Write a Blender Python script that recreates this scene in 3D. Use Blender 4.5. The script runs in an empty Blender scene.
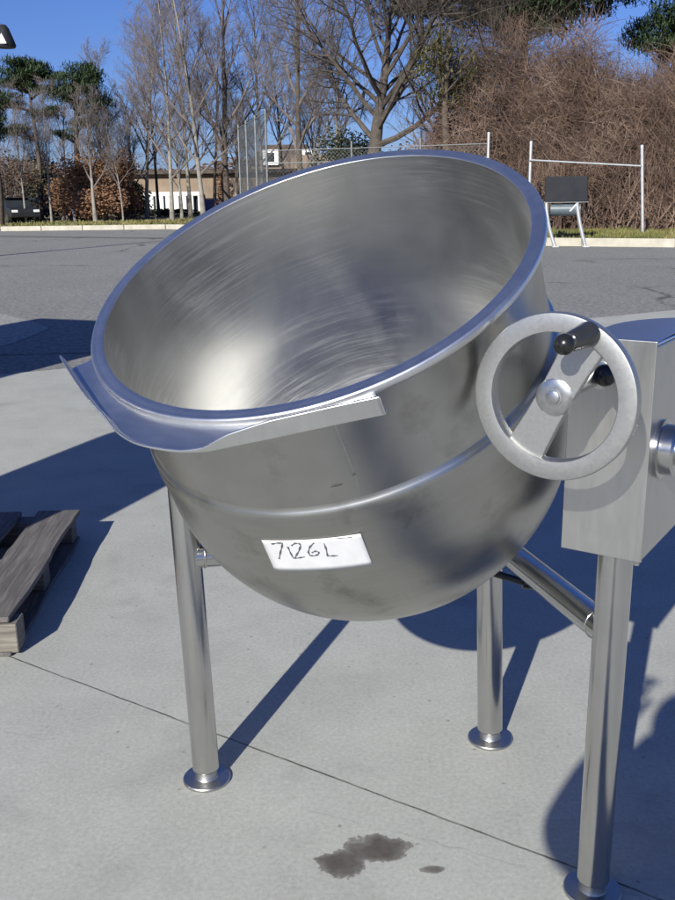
import bpy, bmesh, math, random
from mathutils import Vector, Matrix, Quaternion
from mathutils import noise as mnoise
R = math.radians
sc = bpy.context.scene
col = sc.collection

# ------------------------------------------------------------------ camera
EYE = Vector((0, 0, 1.5)); FPX = 950.0
pit, rol = R(15.0), R(0.8)
Fw = Vector((0, math.cos(pit), -math.sin(pit)))
U0 = Vector((0, math.sin(pit), math.cos(pit))); R0 = Vector((1, 0, 0))
Rt = R0*math.cos(rol) - U0*math.sin(rol); Up = U0*math.cos(rol) + R0*math.sin(rol)
cd = bpy.data.cameras.new('camera'); cam = bpy.data.objects.new('camera', cd); col.objects.link(cam)
cam.matrix_world = Matrix(((Rt.x, Up.x, -Fw.x, EYE.x), (Rt.y, Up.y, -Fw.y, EYE.y), (Rt.z, Up.z, -Fw.z, EYE.z), (0, 0, 0, 1)))
cd.sensor_fit = 'VERTICAL'; cd.sensor_height = 24; cd.lens = 24*FPX/900
cd.clip_start = 0.05; cd.clip_end = 4000
sc.camera = cam

def ray(x, y): return Fw + Rt*((x-337.5)/FPX) - Up*((y-450)/FPX)
def ground(x, y, z=0.0):
    d = ray(x, y); return EYE + d*((z-EYE.z)/d.z)
def at(x, y, Y):
    d = ray(x, y); return EYE + d*(Y/d.y)

# ------------------------------------------------------------------ light
SUN_EL, SUN_AZ = R(28.5), math.atan2(.37, .93)
sdir = Vector((math.sin(SUN_AZ)*math.cos(SUN_EL), math.cos(SUN_AZ)*math.cos(SUN_EL), -math.sin(SUN_EL)))
sl = bpy.data.lights.new('sun', 'SUN'); sl.energy = 5.0; sl.angle = R(0.53); sl.color = (1, .965, .845)
so = bpy.data.objects.new('sun', sl); col.objects.link(so)
so.rotation_euler = sdir.to_track_quat('-Z', 'Y').to_euler()
w = bpy.data.worlds.new('World'); sc.world = w; w.use_nodes = True
nt = w.node_tree; bg = nt.nodes['Background']
sky = nt.nodes.new('ShaderNodeTexSky'); sky.sky_type = 'NISHITA'; sky.sun_disc = False
sky.sun_elevation = SUN_EL; sky.sun_rotation = SUN_AZ + math.pi
sky.air_density = 1.0; sky.dust_density = 0.5; sky.ozone_density = 5.0
tint = nt.nodes.new('ShaderNodeMix'); tint.data_type = 'RGBA'; tint.blend_type = 'MULTIPLY'; tint.inputs[0].default_value = 1
tint.inputs[7].default_value = (.71, .845, 1.36, 1)        # the camera's cold daylight balance
nt.links.new(sky.outputs[0], tint.inputs[6]); nt.links.new(tint.outputs[2], bg.inputs[0]); bg.inputs[1].default_value = 0.061
vs = sc.view_settings
vs.view_transform = 'Standard'; vs.look = 'None'; vs.gamma = 1; vs.exposure = 0.33; vs.use_curve_mapping = False
sc.render.engine = 'CYCLES'
sc.cycles.use_denoising = True
sc.cycles.max_bounces = 8
sc.render.filter_size = 1.9

# ------------------------------------------------------------------ materials
def mat(name):
    m = bpy.data.materials.new(name); m.use_nodes = True
    return m, m.node_tree, m.node_tree.nodes['Principled BSDF']
def N(t, k, **kw):
    n = t.nodes.new(k)
    for a, v in kw.items(): setattr(n, a, v)
    return n
def noise_(t, vec, scale, detail=4, rough=.55, dist=0.0):
    n = N(t, 'ShaderNodeTexNoise'); n.inputs['Scale'].default_value = scale; n.inputs['Detail'].default_value = detail
    n.inputs['Roughness'].default_value = rough; n.inputs['Distortion'].default_value = dist
    if vec is not None: t.links.new(vec, n.inputs['Vector'])
    return n.outputs['Fac']
def ramp(t, f, stops):
    r = N(t, 'ShaderNodeValToRGB'); e = r.color_ramp.elements
    while len(e) < len(stops): e.new(.5)
    for q, (p, c) in zip(e, stops):
        q.position = p; q.color = (*c, 1) if len(c) == 3 else c
    t.links.new(f, r.inputs[0]); return r.outputs[0]
def g3(v): return (v, v, v)
def mix(t, f, a, b, mode='MIX'):
    m = N(t, 'ShaderNodeMix', data_type='RGBA', blend_type=mode)
    for s, v in ((m.inputs[0], f), (m.inputs[6], a), (m.inputs[7], b)):
        if isinstance(v, bpy.types.NodeSocket): t.links.new(v, s)
        elif isinstance(v, (int, float)): s.default_value = v
        else: s.default_value = (*v, 1)
    return m.outputs[2]
def math_(t, op, a, b=None, c=None):
    m = N(t, 'ShaderNodeMath', operation=op)
    for s, v in zip(m.inputs, (a, b, c)):
        if v is None: continue
        if isinstance(v, bpy.types.NodeSocket): t.links.new(v, s)
        else: s.default_value = v
    return m.outputs[0]
def coords(t, kind='Object', scale=None):
    c = N(t, 'ShaderNodeTexCoord').outputs[kind]
    if scale:
        mp = N(t, 'ShaderNodeMapping'); mp.inputs['Scale'].default_value = scale
        t.links.new(c, mp.inputs[0]); c = mp.outputs[0]
    return c
def bump(t, b, h, strength, dist=.01):
    n = N(t, 'ShaderNodeBump'); n.inputs['Strength'].default_value = strength; n.inputs['Distance'].default_value = dist
    t.links.new(h, n.inputs['Height']); t.links.new(n.outputs[0], b.inputs['Normal'])
def simple(name, stops, scale, rough=.8, metal=0, det=4, bs=0, bd=.01, stretch=None, spec=.5, rr=0):
    m, t, b = mat(name); c = coords(t, 'Object', stretch)
    f = noise_(t, c, scale, det); t.links.new(ramp(t, f, stops), b.inputs['Base Color'])
    b.inputs['Roughness'].default_value = rough; b.inputs['Metallic'].default_value = metal
    b.inputs['Specular IOR Level'].default_value = spec
    if rr:
        t.links.new(math_(t, 'MULTIPLY_ADD', noise_(t, c, scale*1.7, 3), rr, rough-rr/2), b.inputs['Roughness'])
    if bs: bump(t, b, noise_(t, c, scale*2.5, 5), bs, bd)
    return m

def steel(name, base=(.56, .555, .545), rough=.27, aniso=.0, tang=None, smear=(1, 1, 1), sscale=30, var=.12, bs=.05, big=0.0, dirt=0.0):
    """stainless steel: brushed grain stretched along one direction, blotchy polish"""
    m, t, b = mat(name); o = coords(t, 'Object')
    b.inputs['Metallic'].default_value = 1
    gr = noise_(t, coords(t, 'Object', smear), sscale, 6, .6)
    bl = noise_(t, o, 5.5, 4, .6, .4)
    mixn = math_(t, 'ADD', math_(t, 'MULTIPLY', gr, .5), math_(t, 'MULTIPLY', bl, .5))
    cr = ramp(t, mixn, [(.25, tuple(x*.86 for x in base)), (.75, tuple(min(1, x*1.08) for x in base))])
    if dirt:
        d = ramp(t, noise_(t, o, 9, 5, .65), [(.55, g3(0)), (.75, g3(dirt))])
        cr = mix(t, d, cr, (.20, .185, .16))
    t.links.new(cr, b.inputs['Base Color'])
    t.links.new(math_(t, 'MULTIPLY_ADD', mixn, var*2, rough-var), b.inputs['Roughness'])
    if aniso:
        b.inputs['Anisotropic'].default_value = aniso
        tn = N(t, 'ShaderNodeTangent', direction_type='RADIAL', axis=tang or 'Z')
        t.links.new(tn.outputs[0], b.inputs['Tangent'])
    h = gr
    if big:
        h = math_(t, 'ADD', math_(t, 'MULTIPLY', gr, .25), math_(t, 'MULTIPLY', noise_(t, o, 3.2, 2), big))
    bump(t, b, h, bs, .004)
    return m

M = {}
# inside of the bowl: circular scouring strokes
def bowl_mat():
    m, t, b = mat('scoured_steel'); b.inputs['Metallic'].default_value = 1
    o = coords(t, 'Object')
    sp = N(t, 'ShaderNodeSeparateXYZ'); t.links.new(o, sp.inputs[0])
    ang = math_(t, 'ARCTAN2', sp.outputs[0], sp.outputs[1])
    rad = math_(t, 'SQRT', math_(t, 'ADD', math_(t, 'POWER', sp.outputs[0], 2), math_(t, 'POWER', sp.outputs[1], 2)))
    cb = N(t, 'ShaderNodeCombineXYZ')
    wob = math_(t, 'MULTIPLY', noise_(t, o, 2.2, 2), .03)
    t.links.new(math_(t, 'MULTIPLY', ang, .8), cb.inputs[0]); t.links.new(math_(t, 'MULTIPLY', math_(t, 'ADD', rad, wob), 62), cb.inputs[1]); t.links.new(math_(t, 'MULTIPLY', math_(t, 'ADD', sp.outputs[2], wob), 62), cb.inputs[2])
    st = noise_(t, cb.outputs[0], 2.2, 7, .68)
    bl = noise_(t, o, 4.5, 4, .6, .5)
    # scratches only where the pot was scoured
    mask = ramp(t, noise_(t, o, 3.1, 3), [(.40, g3(0)), (.62, g3(1))])
    sc_ = ramp(t, st, [(.46, g3(0)), (.66, g3(1))])
    sc2 = mix(t, mask, g3(0), sc_)
    base = ramp(t, bl, [(.25, (.52, .52, .515)), (.7, (.68, .68, .675))])
    t.links.new(mix(t, sc2, base, (.84, .84, .83)), b.inputs['Base Color'])
    bw = N(t, 'ShaderNodeRGBToBW'); t.links.new(sc2, bw.inputs[0])
    r1 = math_(t, 'MULTIPLY_ADD', bl, .34, .20)
    t.links.new(math_(t, 'MULTIPLY_ADD', bw.outputs[0], .12, r1), b.inputs['Roughness'])
    b.inputs['Anisotropic'].default_value = .36
    tn = N(t, 'ShaderNodeTangent', direction_type='RADIAL', axis='Z'); t.links.new(tn.outputs[0], b.inputs['Tangent'])
    h = math_(t, 'ADD', math_(t, 'MULTIPLY', st, .045), math_(t, 'MULTIPLY', noise_(t, o, 2.6, 2), 1.0))
    bump(t, b, h, .12, .006)
    return m
M['bowl'] = bowl_mat()
M['jacket'] = steel('jacket_steel', (.45, .445, .42), .32, .4, 'Z', (1, 1, 12), 9, .11, .06, 1.2, .65)
M['shell'] = steel('shell_steel', (.475, .47, .455), .32, .35, 'Z', (1, 1, 1), 14, .11, .06, 1.1, .45)
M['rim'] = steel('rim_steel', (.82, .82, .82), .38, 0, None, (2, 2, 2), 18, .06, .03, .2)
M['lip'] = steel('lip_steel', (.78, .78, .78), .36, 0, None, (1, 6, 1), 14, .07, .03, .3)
M['tube'] = steel('tube_steel', (.57, .565, .555), .20, 0, None, (3, 3, .4), 14, .05, .02, .2, .05)
M['footsteel'] = steel('foot_steel', (.46, .46, .455), .40, 0, None, (3, 3, 3), 24, .08, .04, .2, .3)
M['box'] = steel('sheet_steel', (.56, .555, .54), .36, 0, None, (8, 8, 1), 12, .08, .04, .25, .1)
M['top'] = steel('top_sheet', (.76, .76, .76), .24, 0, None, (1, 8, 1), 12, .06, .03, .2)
M['weld'] = steel('weld_bead', (.60, .585, .56), .22, 0, None, (1, 1, 1), 60, .08, .12)
M['cast'] = simple('cast_aluminium', [(.3, g3(.41)), (.7, (.475, .475, .47))], 160, .43, .92, 5, .04, .002, rr=.12)
M['bolt'] = simple('zinc_bolt', [(.3, g3(.45)), (.7, g3(.6))], 80, .3, 1)
M['black'] = simple('black_plastic', [(.3, g3(.010)), (.7, g3(.018))], 40, .25, 0)
M['grip'] = simple('dark_grip', [(.3, g3(.03)), (.7, g3(.05))], 40, .2, .2)
M['paper'] = simple('paper', [(.3, (.60, .60, .63)), (.7, (.67, .67, .70))], 30, .75, 0, 4, .1, .002)
M['ink'] = simple('ink', [(.3, (.05, .05, .07)), (.7, (.14, .14, .17))], 90, .6)
M['seam'] = simple('seam', [(.3, (.03, .028, .025)), (.7, (.06, .055, .05))], 60, .7, .0)

def concrete():
    m, t, b = mat('concrete'); o = coords(t, 'Object')
    big = noise_(t, o, .55, 4, .6); mid = noise_(t, o, 3.2, 6, .65); fin = noise_(t, o, 85, 4, .7)
    c1 = ramp(t, big, [(.3, (.335, .343, .312)), (.7, (.425, .433, .398))])
    c2 = mix(t, .55, c1, ramp(t, mid, [(.3, (.30, .305, .28)), (.72, (.47, .475, .44))]))
    c3 = mix(t, .30, c2, ramp(t, fin, [(.3, (.22, .22, .21)), (.7, (.62, .61, .6))]))
    # dark specks and small stains
    vo = N(t, 'ShaderNodeTexVoronoi', feature='F1', voronoi_dimensions='2D'); vo.inputs['Scale'].default_value = 5.0; t.links.new(o, vo.inputs['Vector'])
    sp = ramp(t, vo.outputs['Distance'], [(.0, g3(.8)), (.018, g3(.5)), (.034, g3(0))])
    sel = ramp(t, noise_(t, o, 2.3, 2), [(.40, g3(0)), (.55, g3(1))])
    c4 = mix(t, mix(t, 1, sp, sel, 'MULTIPLY'), c3, (.15, .145, .13))
    wet = ramp(t, noise_(t, o, 1.7, 7, .68, .5), [(.54, g3(0)), (.70, g3(.6))])
    c5 = mix(t, wet, c4, (.265, .265, .245))
    # saw-cut joints of the slabs, a hair crack, the damp oil mark
    s = N(t, 'ShaderNodeSeparateXYZ'); t.links.new(o, s.inputs[0])
    wob = math_(t, 'MULTIPLY_ADD', noise_(t, o, 9, 5), .02, -.01)
    def line(px, py, dx, dy, wd, wobk=1.0):
        l = math.hypot(dx, dy); nx, ny = -dy/l, dx/l
        d = math_(t, 'ADD', math_(t, 'MULTIPLY', s.outputs[0], nx), math_(t, 'MULTIPLY', s.outputs[1], ny))
        d = math_(t, 'ADD', d, -(px*nx+py*ny)); d = math_(t, 'ADD', d, math_(t, 'MULTIPLY', wob, wobk))
        return math_(t, 'ABSOLUTE', d), wd
    def strip(d, wd):
        return ramp(t, math_(t, 'DIVIDE', d, wd), [(.0, g3(1)), (.55, g3(.9)), (1.0, g3(0))])
    jit = ramp(t, noise_(t, o, 14, 4), [(.30, g3(.55)), (.6, g3(1))])
    ax, ay = .837, -.547
    ls = []
    for k in (-6.2, -3.1, 0):
        d, wd = line(-.11-ay*k, 2.28+ax*k, ax, ay, .0040, .45); ls.append(strip(d, wd))
    for k in (3.4, 7.0):
        d, wd = line(-.11+ax*k, 2.28+ay*k, -ay, ax, .0040, .45); ls.append(strip(d, wd))
    j = ls[0]
    for q in ls[1:]: j = mix(t, 1, j, q, 'LIGHTEN')
    c6 = mix(t, mix(t, 1, j, jit, 'MULTIPLY'), c5, (.075, .07, .062))
    d, wd = line(-.3, 2.18, .62, -.27, .003, 2.4)
    cm = mix(t, 1, strip(d, wd), ramp(t, noise_(t, o, 3, 3), [(.45, g3(0)), (.62, g3(.3))]), 'MULTIPLY')
    c6 = mix(t, cm, c6, (.2, .195, .18))
    def blob(px, py, rx, ry, k):
        dx = math_(t, 'DIVIDE', math_(t, 'ADD', s.outputs[0], -px), rx); dy = math_(t, 'DIVIDE', math_(t, 'ADD', s.outputs[1], -py), ry)
        r = math_(t, 'SQRT', math_(t, 'ADD', math_(t, 'POWER', dx, 2), math_(t, 'POWER', dy, 2)))
        r = math_(t, 'ADD', r, math_(t, 'MULTIPLY_ADD', noise_(t, o, 16, 6, .65), 1.9, -.95))
        return ramp(t, r, [(.45, g3(k)), (.80, g3(k*.82)), (.97, g3(k*.55)), (1.06, g3(0))])
    oil = mix(t, 1, blob(.085, 1.935, .085, .05, .9), blob(-.005, 1.885, .055, .05, .9), 'LIGHTEN')
    oil = mix(t, 1, oil, blob(.205, 1.86, .028, .013, .8), 'LIGHTEN')
    c7 = mix(t, oil, c6, ramp(t, noise_(t, o, 28, 5, .7), [(.3, (.04, .033, .028)), (.7, (.095, .08, .068))]))
    t.links.new(c7, b.inputs['Base Color'])
    ob = N(t, 'ShaderNodeRGBToBW'); t.links.new(oil, ob.inputs[0])
    t.links.new(math_(t, 'MULTIPLY_ADD', ob.outputs[0], -.3, .88), b.inputs['Roughness'])
    b.inputs['Specular IOR Level'].default_value = .25
    jb = N(t, 'ShaderNodeRGBToBW'); t.links.new(j, jb.inputs[0])
    h = math_(t, 'ADD', math_(t, 'MULTIPLY', fin, .35), math_(t, 'MULTIPLY', mid, .5))
    h = math_(t, 'SUBTRACT', h, math_(t, 'MULTIPLY', jb.outputs[0], 1.5))
    bump(t, b, h, .2, .003)
    return m
M['concrete'] = concrete()
def asphalt(name, lo, hi, k=1.0):
    m, t, b = mat(name); o = coords(t, 'Object')
    big = noise_(t, o, .13, 6, .65, .8); fin = noise_(t, o, 60, 4, .75); agg = noise_(t, o, 17, 4, .7); mid = noise_(t, coords(t, 'Object', (1, .45, 1)), .9, 6, .65, .4)
    c = ramp(t, big, [(.32, tuple(x*.82 for x in lo)), (.68, hi)])
    c = mix(t, .45, c, ramp(t, mid, [(.3, tuple(x*.62 for x in lo)), (.7, tuple(x*1.22 for x in hi))]))
    c = mix(t, .45, c, ramp(t, fin, [(.34, tuple(x*.25 for x in lo)), (.66, tuple(min(1, x*1.9) for x in hi))]))
    c = mix(t, .40, c, ramp(t, agg, [(.36, tuple(x*.35 for x in lo)), (.64, tuple(min(1, x*1.7) for x in hi))]))
    # tar-filled cracks
    vo = N(t, 'ShaderNodeTexVoronoi', feature='DISTANCE_TO_EDGE'); vo.inputs['Scale'].default_value = .16
    wv = N(t, 'ShaderNodeVectorMath', operation='ADD'); t.links.new(o, wv.inputs[0])
    nz = N(t, 'ShaderNodeTexNoise'); nz.inputs['Scale'].default_value = .8; nz.inputs['Detail'].default_value = 5; t.links.new(o, nz.inputs['Vector'])
    t.links.new(nz.outputs['Color'], wv.inputs[1]); t.links.new(wv.outputs[0], vo.inputs['Vector'])
    cr = ramp(t, vo.outputs['Distance'], [(.0, g3(.75)), (.006, g3(.6)), (.011, g3(0))])
    c = mix(t, mix(t, 1, cr, ramp(t, noise_(t, o, .3, 2), [(.45, g3(0)), (.55, g3(1))]), 'MULTIPLY'), c, (.06, .058, .055))
    t.links.new(c, b.inputs['Base Color']); b.inputs['Roughness'].default_value = .9; b.inputs['Specular IOR Level'].default_value = .2
    bump(t, b, math_(t, 'ADD', fin, agg), .7*k, .012)
    return m
M['asphalt'] = asphalt('asphalt', (.19, .188, .18), (.26, .257, .246))
M['asphalt_dark'] = asphalt('asphalt_dark', (.12, .118, .113), (.165, .162, .154))
M['asphalt_patch'] = asphalt('asphalt_patch', (.27, .267, .255), (.34, .335, .32))
M['kerb'] = simple('kerb', [(.3, (.40, .37, .30)), (.7, (.52, .49, .42))], 3, .9, 0, 5, .3, .01)
M['grass'] = simple('verge', [(.25, (.07, .075, .022)), (.5, (.15, .13, .05)), (.75, (.23, .18, .09))], 1.3, .95, 0, 6, .6, .05)
M['blade'] = simple('grass_blade', [(.3, (.085, .11, .025)), (.5, (.17, .16, .05)), (.7, (.28, .23, .11))], .7, .8)
M['bark'] = simple('bark', [(.3, (.05, .04, .034)), (.7, (.12, .10, .085))], 6, .95, 0, 5, .5, .03)
M['bark_pale'] = simple('bark_pale', [(.3, (.17, .155, .135)), (.7, (.33, .31, .28))], 3, .9, 0, 5, .3, .02)
M['twig'] = simple('twig', [(.3, (.105, .086, .080)), (.7, (.21, .178, .17))], 1.4, .9)
M['pinebark'] = simple('pinebark', [(.3, (.06, .045, .035)), (.7, (.13, .10, .08))], 5, .95)
M['needle'] = simple('needle', [(.3, (.018, .035, .016)), (.7, (.05, .085, .03))], .9, .7)
M['needle_y'] = simple('needle_yellow', [(.3, (.06, .065, .02)), (.7, (.13, .12, .04))], .9, .7)
M['dryleaf'] = simple('dryleaf', [(.25, (.12, .062, .035)), (.5, (.23, .125, .072)), (.75, (.34, .20, .125))], .9, .85)
M['dark_leaf'] = simple('evergreen_leaf', [(.3, (.02, .03, .014)), (.7, (.055, .06, .028))], .8, .8)  # dark green foliage colour of the evergreens
M['vine'] = simple('vine', [(.22, (.05, .032, .026)), (.5, (.165, .108, .083)), (.78, (.34, .245, .195))], .75, .95)
M['vine_leaf'] = simple('vine_leaf', [(.25, (.055, .034, .025)), (.5, (.11, .07, .05)), (.75, (.18, .125, .09))], .7, .95)
M['galv'] = simple('galvanised', [(.3, (.50, .51, .52)), (.7, (.66, .67, .68))], 7, .45, .6, 4)
M['galv_dull'] = simple('dull_galvanised', [(.3, (.17, .18, .185)), (.7, (.26, .27, .275))], 7, .6, .3, 4)
M['hop_black'] = simple('black_paint', [(.3, (.010, .011, .016)), (.7, (.020, .021, .027))], 3, .6, spec=.25)
M['hop_tank'] = simple('grey_blue_paint', [(.3, (.07, .095, .115)), (.7, (.12, .15, .17))], 3, .4)
M['wood'] = None
def wood(name, c0, c1):
    m, t, b = mat(name); o = coords(t, 'Object')
    g = noise_(t, coords(t, 'Object', (1.5, 26, 26)), 2.6, 6, .65, .6); d = noise_(t, o, 6, 4)
    c = ramp(t, g, [(.28, tuple(x*.5 for x in c0)), (.5, c0), (.75, c1)])
    c = mix(t, math_(t, 'MULTIPLY', d, .55), c, tuple(x*.62 for x in c0))
    t.links.new(c, b.inputs['Base Color']); b.inputs['Roughness'].default_value = .88; b.inputs['Specular IOR Level'].default_value = .2
    bump(t, b, g, .5, .006); return m
M['wood'] = wood('weathered_wood', (.145, .135, .13), (.26, .245, .235))
M['wood_pale'] = wood('cut_wood', (.22, .20, .175), (.36, .33, .29))
M['wall_tan'] = simple('tan_wall', [(.3, (.21, .155, .115)), (.7, (.29, .22, .165))], .8, .9)
M['roof'] = simple('brown_roof', [(.3, (.06, .047, .04)), (.7, (.11, .085, .07))], 2, .9)
M['white'] = simple('white_paint', [(.3, g3(.74)), (.7, g3(.82))], 2, .6)
M['glass'] = simple('dark_glass', [(.3, (.02, .025, .03)), (.7, (.035, .04, .05))], 1, .08)
M['tyre'] = simple('tyre', [(.3, g3(.015)), (.7, g3(.03))], 20, .85)
M['car_dark'] = simple('car_paint', [(.3, (.028, .03, .036)), (.7, (.035, .038, .045))], 1, .18, .3)
M['car_blue'] = simple('blue_paint', [(.3, (.015, .03, .17)), (.7, (.025, .045, .22))], 1, .3)
M['chrome'] = simple('chrome', [(.3, g3(.6)), (.7, g3(.7))], 5, .15, 1)
M['lampglass'] = simple('lamp_glass', [(.3, g3(.75)), (.7, g3(.85))], 5, .2)
M['lampgreen'] = simple('lamp_body', [(.3, (.05, .07, .065)), (.7, (.08, .10, .095))], 5, .5)
M['truck'] = simple('truck_body', [(.3, g3(.70)), (.7, g3(.78))], 1.2, .45)
M['skin'] = simple('skin', [(.3, (.48, .30, .22)), (.7, (.56, .36, .27))], 12, .55)
M['jacketcloth'] = simple('navy_cloth', [(.3, (.02, .025, .05)), (.7, (.035, .04, .07))], 25, .9, 0, 4, .3, .004)
M['jeans'] = simple('denim', [(.3, (.05, .07, .13)), (.7, (.08, .11, .18))], 40, .9)
M['hair'] = simple('hair', [(.3, (.03, .02, .013)), (.7, (.06, .042, .028))], 30, .6, stretch=(1, 1, .2))
M['shoe'] = simple('leather', [(.3, (.03, .022, .016)), (.7, (.05, .036, .026))], 20, .45)

# ------------------------------------------------------------------ mesh helper
def perp(d):
    d = d.normalized(); u = d.cross(Vector((0, 0, 1)))
    if u.length < 1e-3: u = d.cross(Vector((0, 1, 0)))
    u.normalize(); return u, d.cross(u)
class MB:
    def __init__(s): s.v = []; s.f = []
    def quad(s, a, b, c, d):
        n = len(s.v); s.v += [tuple(a), tuple(b), tuple(c), tuple(d)]; s.f.append((n, n+1, n+2, n+3))
    def tri(s, a, b, c):
        n = len(s.v); s.v += [tuple(a), tuple(b), tuple(c)]; s.f.append((n, n+1, n+2))
    def box(s, c, size, rz=0.0, mtx=None):
        n = len(s.v); q = mtx if mtx is not None else Matrix.Rotation(rz, 3, 'Z'); c = Vector(c)
        for i in (-1, 1):
            for j in (-1, 1):
                for k in (-1, 1): s.v.append(tuple(c + q @ Vector((i*size[0]/2, j*size[1]/2, k*size[2]/2))))
        s.f += [tuple(n+i for i in f) for f in ((0, 1, 3, 2), (4, 6, 7, 5), (0, 4, 5, 1), (2, 3, 7, 6), (0, 2, 6, 4), (1, 5, 7, 3))]
    def tube(s, pts, rad, k=3, caps=False):
        pts = [Vector(p) for p in pts]
        if not isinstance(rad, (list, tuple)): rad = [rad]*len(pts)
        n0 = len(s.v); u = None
        for i, p in enumerate(pts):
            d = (pts[min(i+1, len(pts)-1)] - pts[max(i-1, 0)])
            if d.length < 1e-9: d = Vector((0, 0, 1))
            d.normalize()
            if u is None: u, v = perp(d)
            else:
                u = u - d*u.dot(d)
                if u.length < 1e-4: u, v = perp(d)
                u.normalize(); v = d.cross(u)
            for j in range(k):
                a = 2*math.pi*j/k; s.v.append(tuple(p + (u*math.cos(a)+v*math.sin(a))*rad[i]))
        for i in range(len(pts)-1):
            for j in range(k):
                a = n0+i*k+j; b = n0+i*k+(j+1) % k
                s.f.append((a, b, b+k, a+k))
        if caps:
            s.f.append(tuple(n0+j for j in range(k-1, -1, -1))); s.f.append(tuple(n0+(len(pts)-1)*k+j for j in range(k)))
    def lathe(s, prof, seg=48, mtx=None, close=True):
        """prof [(r,z)], revolved about local z"""
        n0 = len(s.v)
        for r, z in prof:
            for j in range(seg):
                a = 2*math.pi*j/seg; p = Vector((r*math.cos(a), r*math.sin(a), z))
                s.v.append(tuple(mtx @ p if mtx is not None else p))
        for i in range(len(prof)-1):
            for j in range(seg):
                a = n0+i*seg+j; b = n0+i*seg+(j+1) % seg
                s.f.append((a, b, b+seg, a+seg))
    def prism(s, poly, z0, z1, mtx=None):
        n0 = len(s.v); k = len(poly)
        for z in (z0, z1):
            for x, y in poly:
                p = Vector((x, y, z)); s.v.append(tuple(mtx @ p if mtx is not None else p))
        s.f.append(tuple(n0+i for i in range(k-1, -1, -1))); s.f.append(tuple(n0+k+i for i in range(k)))
        for i in range(k):
            j = (i+1) % k; s.f.append((n0+i, n0+j, n0+k+j, n0+k+i))
    def build(s, name, m, parent=None, smooth=False, loc=None, bev=0.0, segs=2, autos=None, recalc=True):
        me = bpy.data.meshes.new(name); me.from_pydata(s.v, [], s.f)
        if recalc and len(s.f) < 40000:
            b = bmesh.new(); b.from_mesh(me); bmesh.ops.remove_doubles(b, verts=b.verts, dist=1e-6)
            bmesh.ops.recalc_face_normals(b, faces=b.faces); b.to_mesh(me); b.free()
        me.materials.append(m)
        if smooth:
            for p in me.polygons: p.use_smooth = True
        o = bpy.data.objects.new(name, me); col.objects.link(o)
        if autos is not None:
            for p in me.polygons: p.use_smooth = True
            try: me.set_sharp_from_angle(angle=R(autos))
            except Exception: pass
        if loc is not None: o.location = loc
        if parent is not None: o.parent = parent
        if bev:
            md = o.modifiers.new('bevel', 'BEVEL'); md.width = bev; md.segments = segs; md.limit_method = 'ANGLE'; md.angle_limit = R(40)
            md.harden_normals = False
        return o
def tag(o, label=None, cat=None, group=None, kind=None):
    if label: o['label'] = label
    if cat: o['category'] = cat
    if group: o['group'] = group
    if kind: o['kind'] = kind
    return o
def empty(name, loc, label, cat, group=None, rz=0.0):
    o = bpy.data.objects.new(name, None); col.objects.link(o); o.location = loc; o.rotation_euler = (0, 0, rz)
    o.empty_display_size = .1
    return tag(o, label, cat, group)
def copy_tree(o, parent=None):
    c = o.copy(); col.objects.link(c)
    if parent is not None: c.parent = parent
    for ch in list(o.children): copy_tree(ch, c)
    return c

# ------------------------------------------------------------------ ground
def sheet(name, poly, z, m, kind='structure'):
    b = MB(); n = len(poly); b.v = [(x, y, z) for x, y in poly]; b.f = [tuple(range(n))]
    return tag(b.build(name, m, recalc=False), kind=kind)
sheet('ground', [(-1500, -1500), (1500, -1500), (1500, 1500), (-1500, 1500)], -.012, M['grass'])
sheet('asphalt_road', [(-90, -60), (60, -60), (60, 60), (-90, 60)], -.008, M['asphalt'])
# concrete apron, its far edge runs obliquely behind the kettle
ce = [(-3.0, 8.35), (-2.4, 8.72)]
de = Vector((.55, .30)).normalized()
sheet('concrete_pavement', [(-3.0-14*de.x, 8.35-14*de.y), (-3.0+16*de.x, 8.35+16*de.y), (16, -14), (-18, -14)], 0.0, M['concrete'])
sheet('asphalt_patch', [(-9, 15.6), (-4.62, 13.13), (-3.75, 12.0), (-3.45, 11.45), (-3.5, 10.4), (-3.7, 9.4), (-8, 8.4), (-12, 11)], -.004, M['asphalt_patch'])
sheet('asphalt_strip', [(-30, 46.5), (-14.5, 42.6), (-6.7, 38.2), (-2, 33), (-2, 32.4), (-6.9, 37.2), (-14.6, 41.4), (-30, 44.6)], -.004, M['asphalt_dark'])
KERB = [(-70, 47), (-30, 48.6), (-16.8, 49.1), (-8.4, 48.6), (-2, 44), (3.4, 31.2), (5.2, 29.0), (7.1, 27.9), (9.4, 26.75), (16, 24.2), (45, 16)]
KH = .22
# verge behind the kerb
vb = MB(); back = [(x*1.0, 140) for x, y in KERB]
def offs(i, d):
    a = Vector(KERB[max(i-1, 0)]); c = Vector(KERB[min(i+1, len(KERB)-1)]); t = (c-a).normalized()
    return Vector(KERB[i]) + Vector((-t.y, t.x))*d
poly = [tuple(offs(i, .17)) for i in range(len(KERB))] + [(120, 20), (120, 160), (-150, 160), (-150, 46)]
tv = MB(); tv.v = [(x, y, KH-.012) for x, y in poly]; tv.f = [tuple(range(len(poly)))]
tag(tv.build('grass_verge', M['grass'], recalc=False), kind='structure')
kb = MB()
for i in range(len(KERB)-1):
    a, c = Vector(KERB[i]), Vector(KERB[i+1]); a2, c2 = offs(i, .16), offs(i+1, .16)
    n = int(max(1, round((c-a).length/2.4)))
    for k in range(n):
        t0, t1 = k/n, (k+1)/n - .004
        p = [a.lerp(c, t0), a.lerp(c, t1), a2.lerp(c2, t1), a2.lerp(c2, t0)]
        kb.prism([(q.x, q.y) for q in p], -.05, KH)
tag(kb.build('kerb', M['kerb'], bev=.015, segs=1), kind='structure')
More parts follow.
